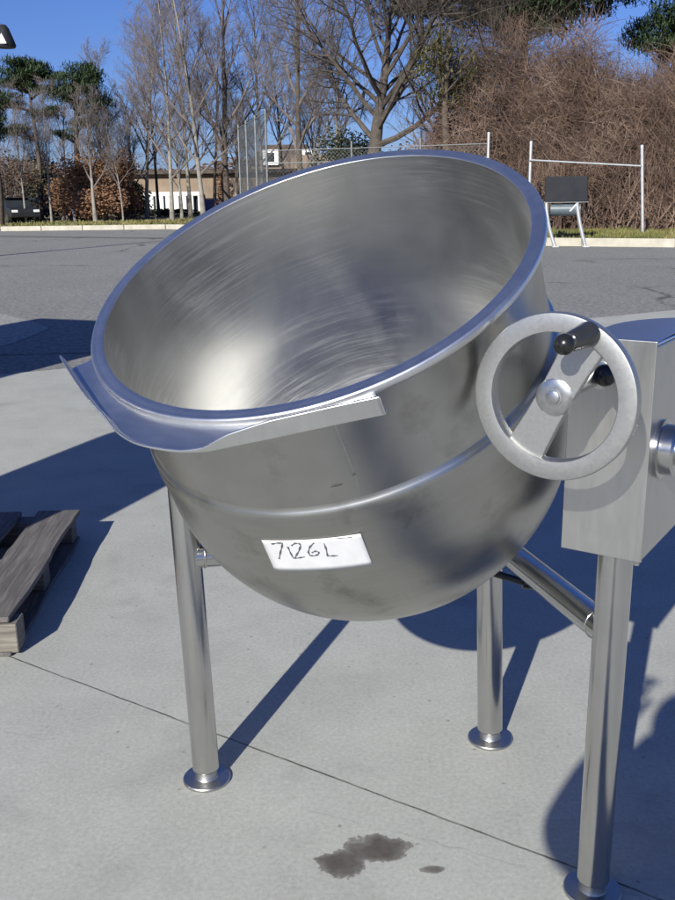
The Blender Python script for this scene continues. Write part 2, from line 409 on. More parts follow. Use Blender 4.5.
# grass tufts on the verge
rnd = random.Random(5)
gb = MB()
for _ in range(15000):
    if rnd.random() < .72:
        i = rnd.choice((5, 6, 7, 8, 8, 9, 4)); d = rnd.uniform(.25, 6)**1.0
    else:
        i = rnd.choice((1, 2, 2, 3, 3)); d = rnd.uniform(.25, 10)
    t = rnd.random(); p = offs(i, d).lerp(offs(i+1, d), t)
    h = rnd.uniform(.04, .13)*(1.6 if mnoise.noise(Vector((p.x*.4, p.y*.4, 3))) > .1 else 1); a = rnd.uniform(0, 6.28); wd = rnd.uniform(.012, .03)*(2 if i < 4 else 1)
    q = Vector((math.cos(a)*wd, math.sin(a)*wd, 0)); ln = Vector((rnd.gauss(0, .04), rnd.gauss(0, .04), h))
    b0 = Vector((p.x, p.y, KH-.015)); gb.tri(b0-q, b0+q, b0+ln)
tag(gb.build('verge_grass', M['blade'], recalc=False), kind='stuff', label='short patchy winter grass along the kerb')

# ------------------------------------------------------------------ the kettle
kk = 1.93/2.1
KC = EYE + (Vector((-.05771326, 2.1345427, 1.35244487))-EYE)*kk
KN = Vector((-.27701195, -.409959, .86902128)).normalized()
A = Vector((.82857713, -.55987493, 0)); B = KN.cross(A); FN = Vector((-.55987493, -.82857713, 0))
RR = .51995*kk
LEG = ground(592, 891); LEG.z = 0
LLEG = ground(207, 779); BLEG = ground(490, 739)
root = empty('tilting_kettle', (KC.x, KC.y, 0), 'large stainless steel tilting kettle with pouring lip and handwheel, standing on the concrete', 'kettle')
def pin(o):
    """parent to the kettle's empty while keeping world coordinates of the mesh"""
    o.parent = root; o.matrix_parent_inverse = Matrix.Translation(-Vector(root.location)); return o
KM = Matrix(((A.x, B.x, KN.x, KC.x), (A.y, B.y, KN.y, KC.y), (A.z, B.z, KN.z, KC.z), (0, 0, 0, 1)))
def kpart(o):
    o.parent = root; o.matrix_parent_inverse = Matrix.Translation(-Vector(root.location)); o.matrix_basis = KM; return o
SEG = 160
# (radius, height along the bowl's axis); z = 0 is the rim plane
RI = RR-.029
def arc(cz, r, a0, a1, n): return [(r*math.cos(R(a0+(a1-a0)*i/n)), cz+r*math.sin(R(a0+(a1-a0)*i/n))) for i in range(n+1)]
sz, sr = -.43628*kk, .51035*kk
inner = [(RI, -.0014), (RI-.0002, -.012), (RI-.0006, -.03), (RI-.003, -.12), (RI-.006, -.24)] + [(r, z) for r, z in arc(sz+.02, RI-.008, 0, -89.9, 36)]
b = MB(); b.lathe(list(reversed(inner)) , SEG)
ring_z = -.28233*kk
b.lathe([(RI, -.012), (RR-.020, -.016), (RR-.0255, -.03), (RR-.026, -.10), (RR-.026, ring_z+.012)], SEG)
bowl = kpart(b.build('bowl', M['bowl'], smooth=True))
bowl.data.materials.append(M['shell'])
for p in bowl.data.polygons:
    c = p.center
    if math.hypot(c.x, c.y) > RI+.0005: p.material_index = 1
# rolled rim
prof = [(RI-.0003, -.0022), (RI-.0002, -.0010), (RI+.0003, -.0003), (RI+.0012, .0001), (RI+.007, .0006), (RI+.014, .0005), (RI+.0165, .0001), (RI+.019, .0005), (RI+.022, .0008),
        (RR-.003, .0008), (RR-.0008, -.0025), (RR, -.008), (RR-.001, -.014), (RR-.004, -.018), (RR-.010, -.020), (RR-.021, -.0205)]
b = MB(); b.lathe(prof, SEG)
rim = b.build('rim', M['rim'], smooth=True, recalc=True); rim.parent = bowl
# steam jacket with its weld shoulder
jprof = prof = [(RR-.0265, ring_z+.019), (RR-.0245, ring_z+.0145), (RR-.0205, ring_z+.0095), (RR-.0168, ring_z+.0055), (RR-.0146, ring_z), (RR-.0135, ring_z-.010), (RR-.012, ring_z-.04), (sr-.0022, sz+.05), (sr, sz)] + arc(sz, sr, -2, -89.9, 44)
b = MB(); b.lathe(prof, SEG)
jack = kpart(b.build('steam_jacket', M['jacket'], smooth=True))
# weld seams on the upper shell (thin beads)
def rimpt(ang, r, z): return Vector((r*math.cos(ang), r*math.sin(ang), z))
def local(px, py, r):
    """point of the upper shell (radius r about the bowl's axis) that a sight line meets"""
    inv = KM.inverted(); o = inv @ EYE; d = (inv.to_3x3() @ ray(px, py))
    a_ = d.x*d.x+d.y*d.y; b_ = 2*(o.x*d.x+o.y*d.y); c_ = o.x*o.x+o.y*o.y-r*r
    t = (-b_-math.sqrt(b_*b_-4*a_*c_))/(2*a_); return o+d*t
b = MB()
p0 = local(338, 432, RR-.0255); an = math.atan2(p0.y, p0.x)
b.tube([rimpt(an+.0012*math.sin(z*30), RR-.0262, z) for z in [-.022-.012*i for i in range(17)]], [.0011+.0003*math.sin(i*1.7) for i in range(17)], 6)
sm = b.build('weld_seam', M['weld'], smooth=True); sm.parent = bowl
b = MB(); p0 = local(207, 449, RR-.0255); an = math.atan2(p0.y, p0.x)
b.tube([rimpt(an+.012*i/6., RR-.0258, -.05-.008*i) for i in range(6)], .0013, 5)
scr = b.build('scratch', M['seam'], smooth=True); scr.parent = bowl
for (x0, y0, x1, y1) in ((331, 487, 343, 484), (352, 475, 356, 474)):
    q0, q1 = local(x0, y0, RR-.0256), local(x1, y1, RR-.0256); b = MB(); b.tube([q0, q0.lerp(q1, .35)+Vector((0, 0, .001)), q0.lerp(q1, .7), q1], [.0006, .0021, .0016, .0005], 5); scr = b.build('scratch', M['seam'], smooth=True); scr.parent = bowl
# pouring lip: a trough round the low side, walls on both flanks
def lip():
    base = []     # outer base line, right end -> tip -> left end (local x, y)
    ctrl = [(.352, -.356), (.29, -.388), (.20, -.436), (.135, -.470), (.095, -.490), (.05, -.500), (0, -.503), (-.05, -.500), (-.098, -.486), (-.14, -.464), (-.20, -.436), (-.29, -.384), (-.352, -.346)]
    ctrl = [(x*kk*1.163, y*kk*1.163) for x, y in ctrl]
    hs = [.041, .041, .040, .030, .013, .0035, .0025, .0035, .008, .020, .036, .040, .040]
    pts, hh = [], []
    for i in range(len(ctrl)-1):
        for k in range(6):
            t = k/6; p = [Vector(ctrl[max(i-1, 0)]), Vector(ctrl[i]), Vector(ctrl[i+1]), Vector(ctrl[min(i+2, len(ctrl)-1)])]
            q = .5*((2*p[1])+(p[2]-p[0])*t+(2*p[0]-5*p[1]+4*p[2]-p[3])*t*t+(3*p[1]-p[0]-3*p[2]+p[3])*t**3)
            pts.append(q); hh.append(hs[i]*(1-t)+hs[i+1]*t)
    pts.append(Vector(ctrl[-1])); hh.append(hs[-1])
    b = MB(); rows = []
    n = len(pts)
    for i, q in enumerate(pts):
        a = math.atan2(q.y, q.x)
        ri = RR-.012
        inn = Vector((ri*math.cos(a), ri*math.sin(a)))
        tg = (pts[min(i+1, n-1)]-pts[max(i-1, 0)]).normalized(); out = Vector((tg.y, -tg.x))
        if out.dot(q) < 0: out = -out
        h = hh[i]; fl = min(.0045, h*.5+.001)
        zf = -.013
        row = [(inn, zf+.001), (inn.lerp(q, .35), zf-.004), (q-out*(fl*1.15+.006), zf-.006), (q-out*fl*1.15, zf-.006)]
        for s in (25, 55, 80):
            row.append((q-out*fl*(1-math.sin(R(s)))*1.1, zf-.006+fl*(1-math.cos(R(s)))))
        lean = .003*max(0, min(1, (i-n*.55)/(n*.2))); hh_ = max(.002, h-fl); row.append((q+out*(.0005+lean*.12), zf-.006+fl+hh_*.12)); row.append((q+out*(.001+lean*.5), zf-.006+fl+hh_*.5)); row.append((q+out*(.003+lean), zf-.006+fl+hh_))
        rows.append([Vector((p.x, p.y, z)) for p, z in row])
    k = len(rows[0])
    for r in rows: b.v += [tuple(p) for p in r]
    for i in range(n-1):
        for j in range(k-1): b.f.append((i*k+j, i*k+j+1, (i+1)*k+j+1, (i+1)*k+j))
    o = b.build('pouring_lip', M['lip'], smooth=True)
    md = o.modifiers.new('sheet', 'SOLIDIFY'); md.thickness = .0045; md.offset = 0
    bv = o.modifiers.new('edge', 'BEVEL'); bv.width = .0018; bv.segments = 2; bv.limit_method = 'ANGLE'; bv.angle_limit = R(60)
    return o
lp = lip(); lp.parent = bowl

# paper label on the jacket with its hand-written number
SC = KC + KN*sz
KI = KM.inverted()
def jr(z):
    if z <= sz: return math.sqrt(max(0, sr*sr-(z-sz)**2))
    for (r0, z0), (r1, z1) in zip(jprof, jprof[1:]):
        if z1 <= z <= z0: return r0+(r1-r0)*(z0-z)/(z0-z1+1e-9)
    return jprof[0][0]
def on_jacket(px, py, off):
    d = ray(px, py).normalized(); o = KI @ EYE; dl = KI.to_3x3() @ d
    g = lambda t: (lambda q: math.hypot(q.x, q.y)-jr(q.z)-off)(o+dl*t)
    t = 1.0
    while g(t) > 0 and t < 3: t += .01
    a, b_ = t-.01, t
    for _ in range(30):
        m = (a+b_)/2
        if g(m) > 0: a = m
        else: b_ = m
    return EYE + d*a
TL, TR, BR, BL = [Vector(p) for p in ((261.5, 540.0), (360.5, 533.5), (372.5, 564.5), (275, 570.5))]
def lab(u, v, off):
    p = TL.lerp(TR, u).lerp(BL.lerp(BR, u), v)
    p = p + Vector((0, 1))*(2.6*4*u*(1-u))
    return on_jacket(p.x, p.y, off)
b = MB(); nu, nv = 20, 8
for j in range(nv+1):
    for i in range(nu+1):
        u, v = i/nu, j/nv
        curl = .0016 + .003*max(0, u-.9)/.1*(1-v)
        b.v.append(tuple(lab(u, v, curl)))
for j in range(nv):
    for i in range(nu): b.f.append((j*(nu+1)+i, j*(nu+1)+i+1, (j+1)*(nu+1)+i+1, (j+1)*(nu+1)+i))
pl = pin(b.build('paper_label', M['paper'], smooth=True))
md = pl.modifiers.new('sheet', 'SOLIDIFY'); md.thickness = .0006
# strokes drawn in the crop's pixels (675x297 view of x 255..380, y 525..580)
strokes = [[(88, 103), (112, 98), (148, 97), (144, 122), (136, 150), (130, 184)],
           [(176, 118), (190, 148), (208, 182)],
           [(196, 112), (214, 99), (238, 98), (246, 112), (238, 138), (222, 166), (214, 180), (240, 177), (268, 172)],
           [(318, 96), (296, 118), (287, 146), (296, 165), (322, 167), (343, 158), (344, 146), (326, 141), (306, 150)],
           [(372, 100), (384, 130), (392, 168), (418, 167), (446, 166)],
           [(430, 74), (480, 71), (523, 66)]]
b = MB()
for si, st in enumerate(strokes):
    P = []
    for i in range(len(st)-1):
        for k in range(4):
            t = k/4; P.append((st[i][0]*(1-t)+st[i+1][0]*t, st[i][1]*(1-t)+st[i+1][1]*t))
    P.append(st[-1]); pts = []
    for x, y in P:
        X, Y = 255+x/5.4, 525+y/5.4
        pts.append(on_jacket(X, Y, .0031))
    wd = .0019 if si < 5 else .0008
    n0 = len(b.v)
    for i, p in enumerate(pts):
        d = (pts[min(i+1, len(pts)-1)]-pts[max(i-1, 0)]).normalized(); nn = (p-SC).normalized(); s_ = d.cross(nn).normalized()*wd*(.75+.35*math.sin(i*1.3+si))
        b.v += [tuple(p-s_), tuple(p+s_)]
    for i in range(len(pts)-1): b.f.append((n0+2*i, n0+2*i+1, n0+2*i+3, n0+2*i+2))
hw = b.build('handwriting', M['ink'], recalc=False); hw.parent = pl

# legs with flanged feet
def leg(foot, top, r=.035):
    foot = Vector(foot); top = Vector(top); d = (top-foot).normalized()
    q = Vector((0, 0, 1)).rotation_difference(d).to_matrix().to_4x4(); q.translation = foot
    L = (top-foot).length
    b = MB(); b.lathe([(.0, .030), (r-.005, .030), (r, .036), (r, L-.004), (r-.004, L), (0, L)], 40, q)
    o = pin(b.build('leg', M['tube'], autos=35))
    q2 = Matrix.Translation(foot)
    b = MB(); b.lathe([(0, 0), (.0615, 0), (.063, .002), (.063, .0065), (.061, .009), (.031, .010), (.0285, .014), (.0275, .040), (0, .040)], 40, q2)
    f = b.build('foot', M['footsteel'], autos=35); f.parent = o
    return o
leg(LLEG, LLEG+Vector((-.026, .02, .84)))
leg(LEG, LEG+Vector((.003, 0, .82)))
leg(BLEG, BLEG+Vector((-.020, 0, .66)))
def tubeobj(name, p0, p1, r, m, k=32):
    b = MB(); b.tube([p0, p1], r, k, True); return pin(b.build(name, m, autos=40))
tR, tB, tL = LEG+Vector((.002, 0, .625)), BLEG+Vector((-.019, 0, .612)), LLEG+Vector((-.0195, .015, .628))
tubeobj('cross_tube', tR, tB, .0325, M['tube'])
tubeobj('cross_tube', tL, tB+Vector((0, 0, .012)), .031, M['tube'])
def weld(p, ax, r):
    q = Vector((0, 0, 1)).rotation_difference(ax.normalized()).to_matrix().to_4x4(); q.translation = p
    b = MB(); b.lathe([(r-.001+.0030*math.cos(R(a)), .0034*math.sin(R(a))) for a in range(0, 361, 45)], 48, q)
    pin(b.build('weld_seam', M['weld'], smooth=True))
dR = (tB-tR).normalized(); weld(tR+dR*.047, dR, .0325)
dL = (tB-tL).normalized(); weld(tL+dL*.042, dL, .031)
weld(LEG+Vector((.003, 0, .8095)), Vector((0, 0, 1)), .035)
# bearing behind the left flank of the bowl, carried by the left leg
tubeobj('trunnion', LLEG+Vector((-.026, .02, .80))-A*.01, SC-A*(sr-.003)+Vector((0, 0, -.03)), .026, M['tube'])
# short black rod with a thicker end, under the far side
vp = at(524, 582, 2.33)
b = MB(); b.tube([vp+Vector((-.09, .0, .03)), vp], .010, 12, True); b.tube([vp+Vector((-.004, 0, 0)), vp+Vector((.03, .0, -.004))], .018, 12, True)
pin(b.build('black_stub', M['black'], smooth=False, autos=40))

# gearbox: local axes x = A, y = -FN (depth), z up, origin at the right leg's foot
GM = Matrix(((A.x, -FN.x, 0, LEG.x), (A.y, -FN.y, 0, LEG.y), (0, 0, 1, 0), (0, 0, 0, 1)))
def gpart(b, name, m, parent=None, **kw):
    o = b.build(name, m, **kw)
    if parent is None:
        o.parent = root; o.matrix_parent_inverse = Matrix.Translation(-Vector(root.location)); o.matrix_basis = GM
    else: o.parent = parent
    return o
AX0, AX1, Y0 = -.092, .066, -.045
outl = [(AX0, Y0), (AX1, Y0), (AX1, .40), (.03, .40)] + [(AX0+.20-.20*math.sin(R(a))*1.0, .17+.23*math.cos(R(a))) for a in range(15, 91, 12)]
def inset(pl, d):
    cx = sum(p[0] for p in pl)/len(pl); cy = sum(p[1] for p in pl)/len(pl)
    return [(x-math.copysign(d, x-cx), y-math.copysign(d, y-cy)) for x, y in pl]
b = MB(); b.prism(outl, .812, 1.226)
gbx = gpart(b, 'gearbox', M['box'], bev=.004, segs=2)
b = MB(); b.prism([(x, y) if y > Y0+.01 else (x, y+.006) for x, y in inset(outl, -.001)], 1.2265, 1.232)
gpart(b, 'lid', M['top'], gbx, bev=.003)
b = MB()                       # folded front plate standing a touch proud
b.box(((AX0+AX1)/2, Y0-.0025, 1.0235), (AX1-AX0+.003, .005, .427))
gpart(b, 'front_plate', M['box'], gbx, bev=.0015)
# bearing boss on the outer side
BM = Matrix(((0, 0, 1, AX1), (1, 0, 0, .035), (0, 1, 0, 1.018), (0, 0, 0, 1)))
b = MB(); b.lathe([(.058, -.002), (.058, .006), (.050, .008), (.049, .030), (.045, .035), (.030, .036), (.029, .055), (.024, .059), (0, .059)], 40, BM)
gpart(b, 'bearing_boss', M['tube'], gbx, autos=35)
# small screw by the lower corner
b = MB(); b.lathe([(0, -.014), (.006, -.014), (.006, -.002), (0, -.002)], 8, Matrix.Translation((AX1-.012, Y0+.012, .812)))
gpart(b, 'screw', M['bolt'], gbx, autos=35)
# locking knob on the front plate
KX, KZ = -.010, 1.176
fm = lambda x, y, z: Matrix(((1, 0, 0, x), (0, 0, -1, y), (0, 1, 0, z), (0, 0, 0, 1)))     # local z -> towards the front
b = MB(); b.lathe([(.018, 0), (.018, .004), (.006, .005), (.006, .03)], 24, fm(KX, Y0-.005, KZ))
lk = gpart(b, 'locking_knob', M['bolt'], autos=35)
b = MB(); b.lathe([(.021*math.cos(R(a)), .043+.021*math.sin(R(a))) for a in range(-80, 91, 10)], 24, fm(KX, Y0-.005, KZ))
gpart(b, 'knob', M['black'], lk, smooth=True)

# handwheel
WX, WZ, GAP = -.031, 1.168, .235
WR, WI = .1425, .1100
wy = Y0-.005-GAP
def wm(dy=0.0): return fm(WX, wy+dy, WZ)
b = MB()
pr = [(WI, -.016), (WI, .0095), (WI+.001, .0108), (WI+.002, .011), (WR-.0025, .011), (WR-.001, .0105), (WR, .009), (WR, -.008), (WR-.004, -.014), (WR-.012, -.018), (WI+.006, -.018), (WI, -.016)]
b.lathe(pr, 96, wm())
whl = gpart(b, 'handwheel', M['cast'], autos=40)
th = R(27.0)          # spoke, leaning right at the top
um = wm() @ Matrix.Rotation(-th, 4, 'Z')
b = MB()
poly = [(-.034, -WI-.004), (.034, -WI-.004), (.030, -.05), (.029, 0), (.031, .06), (.036, WI+.004), (-.036, WI+.004), (-.031, .06), (-.029, 0), (-.030, -.05)]
b.prism(poly, -.016, .003, um)
gpart(b, 'spoke', M['cast'], whl, bev=.002)
b = MB(); b.lathe([(.032, -.006), (.032, .0045), (.030, .006), (.016, .0065), (.0155, .008), (.012, .0085), (.0115, .011), (.009, .012), (0, .0125)], 36, wm())
gpart(b, 'hub', M['bolt'], whl, autos=35)
b = MB(); b.lathe([(.026, -GAP-.001), (.026, -GAP+.01), (.015, -GAP+.012), (.015, -.008)], 24, wm())
gpart(b, 'shaft', M['tube'], whl, autos=35)
# revolving grip with a ball end
hx, hz = WX+math.sin(th)*(.126), WZ+math.cos(th)*.126
hm = Matrix(((1, 0, 0, hx), (0, 0, -1, wy), (0, 1, 0, hz), (0, 0, 0, 1)))
hm = hm @ Matrix.Rotation(R(-9), 4, 'Y') @ Matrix.Rotation(R(6), 4, 'X')
b = MB(); b.lathe([(0, .008), (.0205, .009), (.021, .016), (.019, .03), (.0175, .055), (.0155, .074), (.010, .078), (0, .078)], 28, hm)
gp = gpart(b, 'grip', M['grip'], whl, autos=35)
b = MB(); b.lathe([(.0172*math.cos(R(a)), .086+.0172*math.sin(R(a))) for a in range(-85, 91, 9)] , 24, hm)
gpart(b, 'ball_end', M['black'], whl, smooth=True)

# ------------------------------------------------------------------ pallet
def pallet():
    # near right corner and direction of its right side from the photograph's ground plane
    c = ground(14, 657); far = ground(89, 517, .0)
    rt = empty('wooden_pallet', (c.x, c.y, 0), 'weathered grey wooden pallet with gaps between its boards, lying left of the kettle', 'pallet')
    return rt, c
prt, pc = pallet()
PD = (Vector((-1.17, 4.05, 0)) - Vector((pc.x, pc.y, 0))).normalized()          # along the boards seen
PN = Vector((-PD.y, PD.x, 0))                                                    # to the left
pa = math.atan2(PD.y, PD.x)
def plank(name, u, v, z, lu, lv, lz, m, seed, rz=0.0):
    rr = random.Random(seed); b = MB(); nx = 14
    # a board with slightly wandering edges
    for i in range(nx+1):
        x = -lu/2+lu*i/nx
        e0 = -lv/2+rr.gauss(0, lv*.012)+.004*math.sin(i*.8+seed); e1 = lv/2+rr.gauss(0, lv*.012)
        for y in (e0, e1):
            for zz in (-lz/2, lz/2): b.v.append((x, y, zz+.002*math.sin(i*.6+seed)))
    for i in range(nx):
        a = i*4; c = a+4
        b.f += [(a, a+1, c+1, c), (a+2, c+2, c+3, a+3), (a+1, a+3, c+3, c+1), (a, c, c+2, a+2)]
    b.f += [(0, 2, 3, 1), (nx*4, nx*4+1, nx*4+3, nx*4+2)]
    o = b.build(name, m, prt, bev=.003, segs=1)
    p = PD*u+PN*v; o.location = (p.x, p.y, z); o.rotation_euler = (0, 0, pa+rz)
    return o
PL = 1.16
for v, wv, s in ((.095, .185, 1), (.33, .14, 2), (.53, .14, 3), (.73, .14, 4), (.92, .17, 5)):
    plank('deck_board', PL/2+.01*s, v, .128, PL-.01*s, wv, .02, M['wood'], s)
for u, s in ((.055, 11), (PL/2, 12), (PL-.055, 13)):
    plank('stringer', u, .50 if s != 11 else .465, .064, .96, .09, .105, M['wood_pale'] if s == 11 else M['wood'], s, R(90))
for v, s in ((.05, 21), (.5, 22), (.95, 23)):
    plank('bottom_board', PL/2, v, .0075, PL, .09, .013, M['wood'], s)

# ------------------------------------------------------------------ hopper by the kerb
def hopper():
    p = ground(564, 247); rt = empty('hopper', (p.x, p.y, 0), 'black boxy hopper on pale curved legs, standing at the kerb on the right', 'hopper', rz=R(-12))
    W = 1.18
    b = MB()
    poly = [(-W/2, 1.24), (W/2, 1.24), (W/2-.03, 1.93), (-W/2-.02, 1.93)]
    fm_ = Matrix(((1, 0, 0, 0), (0, 0, 1, 0), (0, 1, 0, 0), (0, 0, 0, 1)))
    b.prism(poly, -.06, .30, fm_); b.build('hopper_box', M['hop_black'], rt, bev=.02)
    b = MB(); b.box((0, .0, 1.235), (W+.03, .08, .035)); b.box((0, .30, 1.235), (W+.03, .08, .035))
    b.build('support_rail', M['galv_dull'], rt, bev=.008)
    b = MB(); cyl = [(.30*math.cos(R(a)), 1.0+.20*math.sin(R(a))) for a in range(0, 360, 20)]
    b.tube([(-.42, .14, 1.03), (.40, .14, 1.03)], .17, 24, True); b.build('drum', M['hop_tank'], rt, autos=40)
    for sx in (0, 1):
        for y in (-.02, .30):
            x0 = -.54 if sx == 0 else .30
            pts = [(x0+.40*(t**1.6 if sx == 0 else t**1.3)*.72, y, 1.215*(1-t)) for t in [i/8 for i in range(9)]]
            b = MB(); b.tube(pts, [.05]*9, 10, True)
            b.box((pts[-1][0]+.02, y, .014), (.17, .12, .026)); b.build('leg', M['galv'], rt, autos=40)
    b = MB(); b.tube([(.30, -.02, 1.18), (.12, -.02, .98)], .035, 8, True); b.build('brace', M['galv'], rt)
    b = MB(); b.tube([(.56, .25, 1.22), (.60, .25, .9)], .03, 8, True); b.build('discharge_pipe', M['hop_black'], rt)
hopper()

# ------------------------------------------------------------------ fence of galvanised posts
def fpost(px, D, top, lean, label, rail=None):
    p = at(px, 200, D); b = MB()
    rt = empty('fence_post', (p.x, p.y, KH-.03), label, 'post', 'galvanised posts along the fence line')
    b.tube([(0, 0, 0), (lean[0], lean[1], top)], .05, 12, True); b.build('pole', M['galv'], rt, autos=40)
    b = MB(); b.lathe([(.056, 0), (.056, .05), (.03, .085), (0, .09)], 12, Matrix.Translation((lean[0], lean[1], top-.02))); b.build('cap', M['galv'], rt, autos=40)
    return p
def topz(py, px, D): return at(px, py, D).z - (KH-.03)
D1, D2, D0 = 32.5, 30.2, 34.0
pA = fpost(529, D1, topz(143, 529, D1), (0, 0), 'upright bare metal fence post just left of the black hopper')
pB = fpost(645, D2, topz(147, 639, D2), (-.20, 0), 'leaning metal fence post at the right end of the rail')
pC = fpost(487, D0, topz(134, 487, D0), (0, 0), 'thin metal fence post rising just behind the far rim of the kettle')
b = MB(); b.tube([at(529.5, 160, D1-.08), at(641, 166, D2-.08)], .03, 10, True)
tag(b.build('fence_rail', M['galv'], autos=40), 'single sloping metal rail spanning between two fence posts', 'rail')
# chain link fence between the left posts
fr = empty('chain_link_fence', (at(380, 200, 35).x, 35, KH-.03), 'chain link fence with galvanised posts running behind the kettle', 'fence')
fpts = [at(487, 200, D0), at(420, 200, 35.0), at(352, 200, 36), at(268, 200, 37)]
fo = Vector(fr.location)
for i, p in enumerate(fpts[1:]):
    b = MB(); b.tube([(p.x-fo.x, p.y-fo.y, 0), (p.x-fo.x, p.y-fo.y, (3.2 if i < 2 else 4.4))], .035, 8, True); b.build('post', M['galv_dull'], fr)
for zz in (2.95, 2.5):
    b = MB(); b.tube([(p.x-fo.x, p.y-fo.y, zz) for p in fpts], .018, 6); b.build('rail', M['galv_dull'], fr)
def mesh_panel(p, q, z0, z1, step, r):
    b = MB(); L = (q-p).length; d = (q-p)/L; H = z1-z0; n = int((L+H)/step)
    for k in range(n):
        s = k*step
        for sgn in (1, -1):
            # line u - v = s-H  or u + v = s clipped to [0,L]x[0,H]
            if sgn == 1:
                u0 = max(0, s-H); v0 = u0-(s-H); u1 = min(L, s); v1 = u1-(s-H)
            else:
                u0 = max(0, s-H); v0 = s-u0; u1 = min(L, s); v1 = s-u1
            if u1-u0 < .02: continue
            a = p+d*u0; c = p+d*u1
            b.tube([(a.x, a.y, z0+v0), (c.x, c.y, z0+v1)], r, 3)
    return b
for i in range(len(fpts)-1):
    p, q = [Vector((v.x-fo.x, v.y-fo.y, 0)) for v in (fpts[i], fpts[i+1])]
    mesh_panel(p, q, .1, 2.9, .15, .0026).build('wire_mesh', M['galv_dull'], fr, recalc=False)
# fence return, seen almost edge on, plus bundle of tall pale posts
gr_ = empty('chain_link_gate', (at(254, 200, 40).x, 40, KH-.03), 'tall pale chain link gate panel seen nearly edge on behind the kettle rim', 'gate')
go = Vector(gr_.location); g0, g1 = at(268, 200, 38), at(241, 200, 46)
p, q = [Vector((v.x-go.x, v.y-go.y, 0)) for v in (g0, g1)]
mesh_panel(p, q, .1, 4.3, .16, .006).build('wire_mesh', M['galv_dull'], gr_, recalc=False)
for t in (0, .34, .68, 1):
    c = p.lerp(q, t); b = MB(); b.tube([c, c+Vector((0, 0, 4.5))], .045, 10, True); b.build('post', M['galv_dull'], gr_, autos=40)
for zz in (.15, 4.35):
    b = MB(); b.tube([p+Vector((0, 0, zz)), q+Vector((0, 0, zz))], .03, 8, True); b.build('rail', M['galv_dull'], gr_)

# ------------------------------------------------------------------ trees
def rvec(r): return Vector((r.gauss(0, 1), r.gauss(0, 1), r.gauss(0, 1))).normalized()
def grow(b, r, p, d, L, rad, lvl, spec, tips=None):
    """recursive branching; spec[lvl] = (segments, children, spread, length ratio, wobble, lift)"""
    seg, nch, spr, lr, wob, lift = spec[lvl]
    pts = [p]; rads = [rad]; dd = d.copy()
    for i in range(seg):
        dd = (dd + rvec(r)*wob + Vector((0, 0, lift))).normalized()
        p = p + dd*(L/seg); pts.append(p); rads.append(rad*(1-(i+1)/seg*.72))
    b.tube(pts, rads, 6 if lvl == 0 else (5 if lvl == 1 else 3))
    if lvl+1 >= len(spec):
        if tips is not None: tips.append(p)
        return
    for k in range(nch):
        t = (.22 if lvl else .34) + (.78 if lvl else .66)*(k+r.random())/nch
        i = min(seg-1, int(t*seg)); f = t*seg-i
        q = pts[i].lerp(pts[i+1], min(1, f)); ax = (pts[i+1]-pts[i]).normalized()
        u, v = perp(ax); a = r.uniform(0, 6.283)
        s = spr*r.uniform(.7, 1.25)
        nd = (ax*math.cos(s) + (u*math.cos(a)+v*math.sin(a))*math.sin(s)).normalized()
        rr = rads[i]*.55*(1-.25*t)
        grow(b, r, q, nd, L*lr*r.uniform(.65, 1.2)*(1.12-.5*t), max(rr, spec_min), lvl+1, spec, tips)
spec_min = .006
def bare_tree(name, px, D, H, trunk_r, spec, seed, label, group='bare winter trees', bark='bark', twigm='twig', lean=(0, 0), dirs=None, z0=KH-.05):
    global spec_min
    spec_min = .0046*D/45
    r = random.Random(seed); p = at(px, 200, D)
    rt = empty(name, (p.x, p.y, z0), label, 'tree', group)
    tb, cb = MB(), MB()
    # trunk
    seg = 8; pts = [Vector((0, 0, 0))]; rads = [trunk_r*1.25]; d = Vector((lean[0], lean[1], 1)).normalized(); q = Vector((0, 0, 0))
    for i in range(seg):
        d = (d + rvec(r)*.05).normalized(); q = q + d*(H/seg); pts.append(q); rads.append(trunk_r*(1-(i+1)/seg*.80))
    tb.tube(pts, rads, 9)
    tb.build('trunk', M[bark], rt, smooth=True, recalc=False)
    lo, n, spr, ln = spec['start'], spec['n'], spec['spread'], spec['len']
    for k in range(n):
        t = lo + (1-lo)*(k+r.random()*.8)/n; i = min(seg-1, int(t*seg)); c = pts[i].lerp(pts[i+1], t*seg-i)
        a = k*2.4+r.uniform(-.5, .5); s = spr*r.uniform(.7, 1.2)*(1.15-.6*t)
        nd = Vector((math.cos(a)*math.sin(s), math.sin(a)*math.sin(s), math.cos(s)))
        grow(cb, r, c, nd, ln*r.uniform(.75, 1.15)*(1.2-.65*t), rads[i]*spec.get('thick', .62), 0, spec['lv'])
    cb.build('crown', M[twigm], rt, recalc=False)
    return rt
tall = dict(start=.17, n=16, spread=.80, len=4.4, lv=[(5, 9, .62, .55, .10, .08), (4, 8, .6, .55, .14, .06), (3, 5, .6, .6, .18, .03), (2, 0, 0, 0, .2, 0)])
slim = dict(start=.30, n=15, spread=.7, len=2.8, lv=[(5, 8, .6, .55, .12, .09), (4, 7, .6, .6, .16, .06), (2, 3, .6, .7, .2, 0), (2, 0, 0, 0, .2, 0)])
wide = dict(start=.38, n=20, spread=1.25, len=8.4, thick=.48, lv=[(7, 15, .80, .50, .14, .045), (5, 11, .75, .52, .18, .03), (4, 8, .7, .6, .2, .01), (2, 0, 0, 0, .25, 0)])
def again(src, px, D, scale, rz, label):
    p = at(px, 200, D); c = copy_tree(src); c.location = (p.x, p.y, KH-.05); c.scale = (scale*.95, scale*.95, scale); c.rotation_euler = (0, 0, rz); c['label'] = label
    return c
bare_tree('bare_tree', 371, 42, 8.6, .40, wide, 3, 'broad spreading bare tree with thick dark trunk above the far kettle rim', twigm='bark')
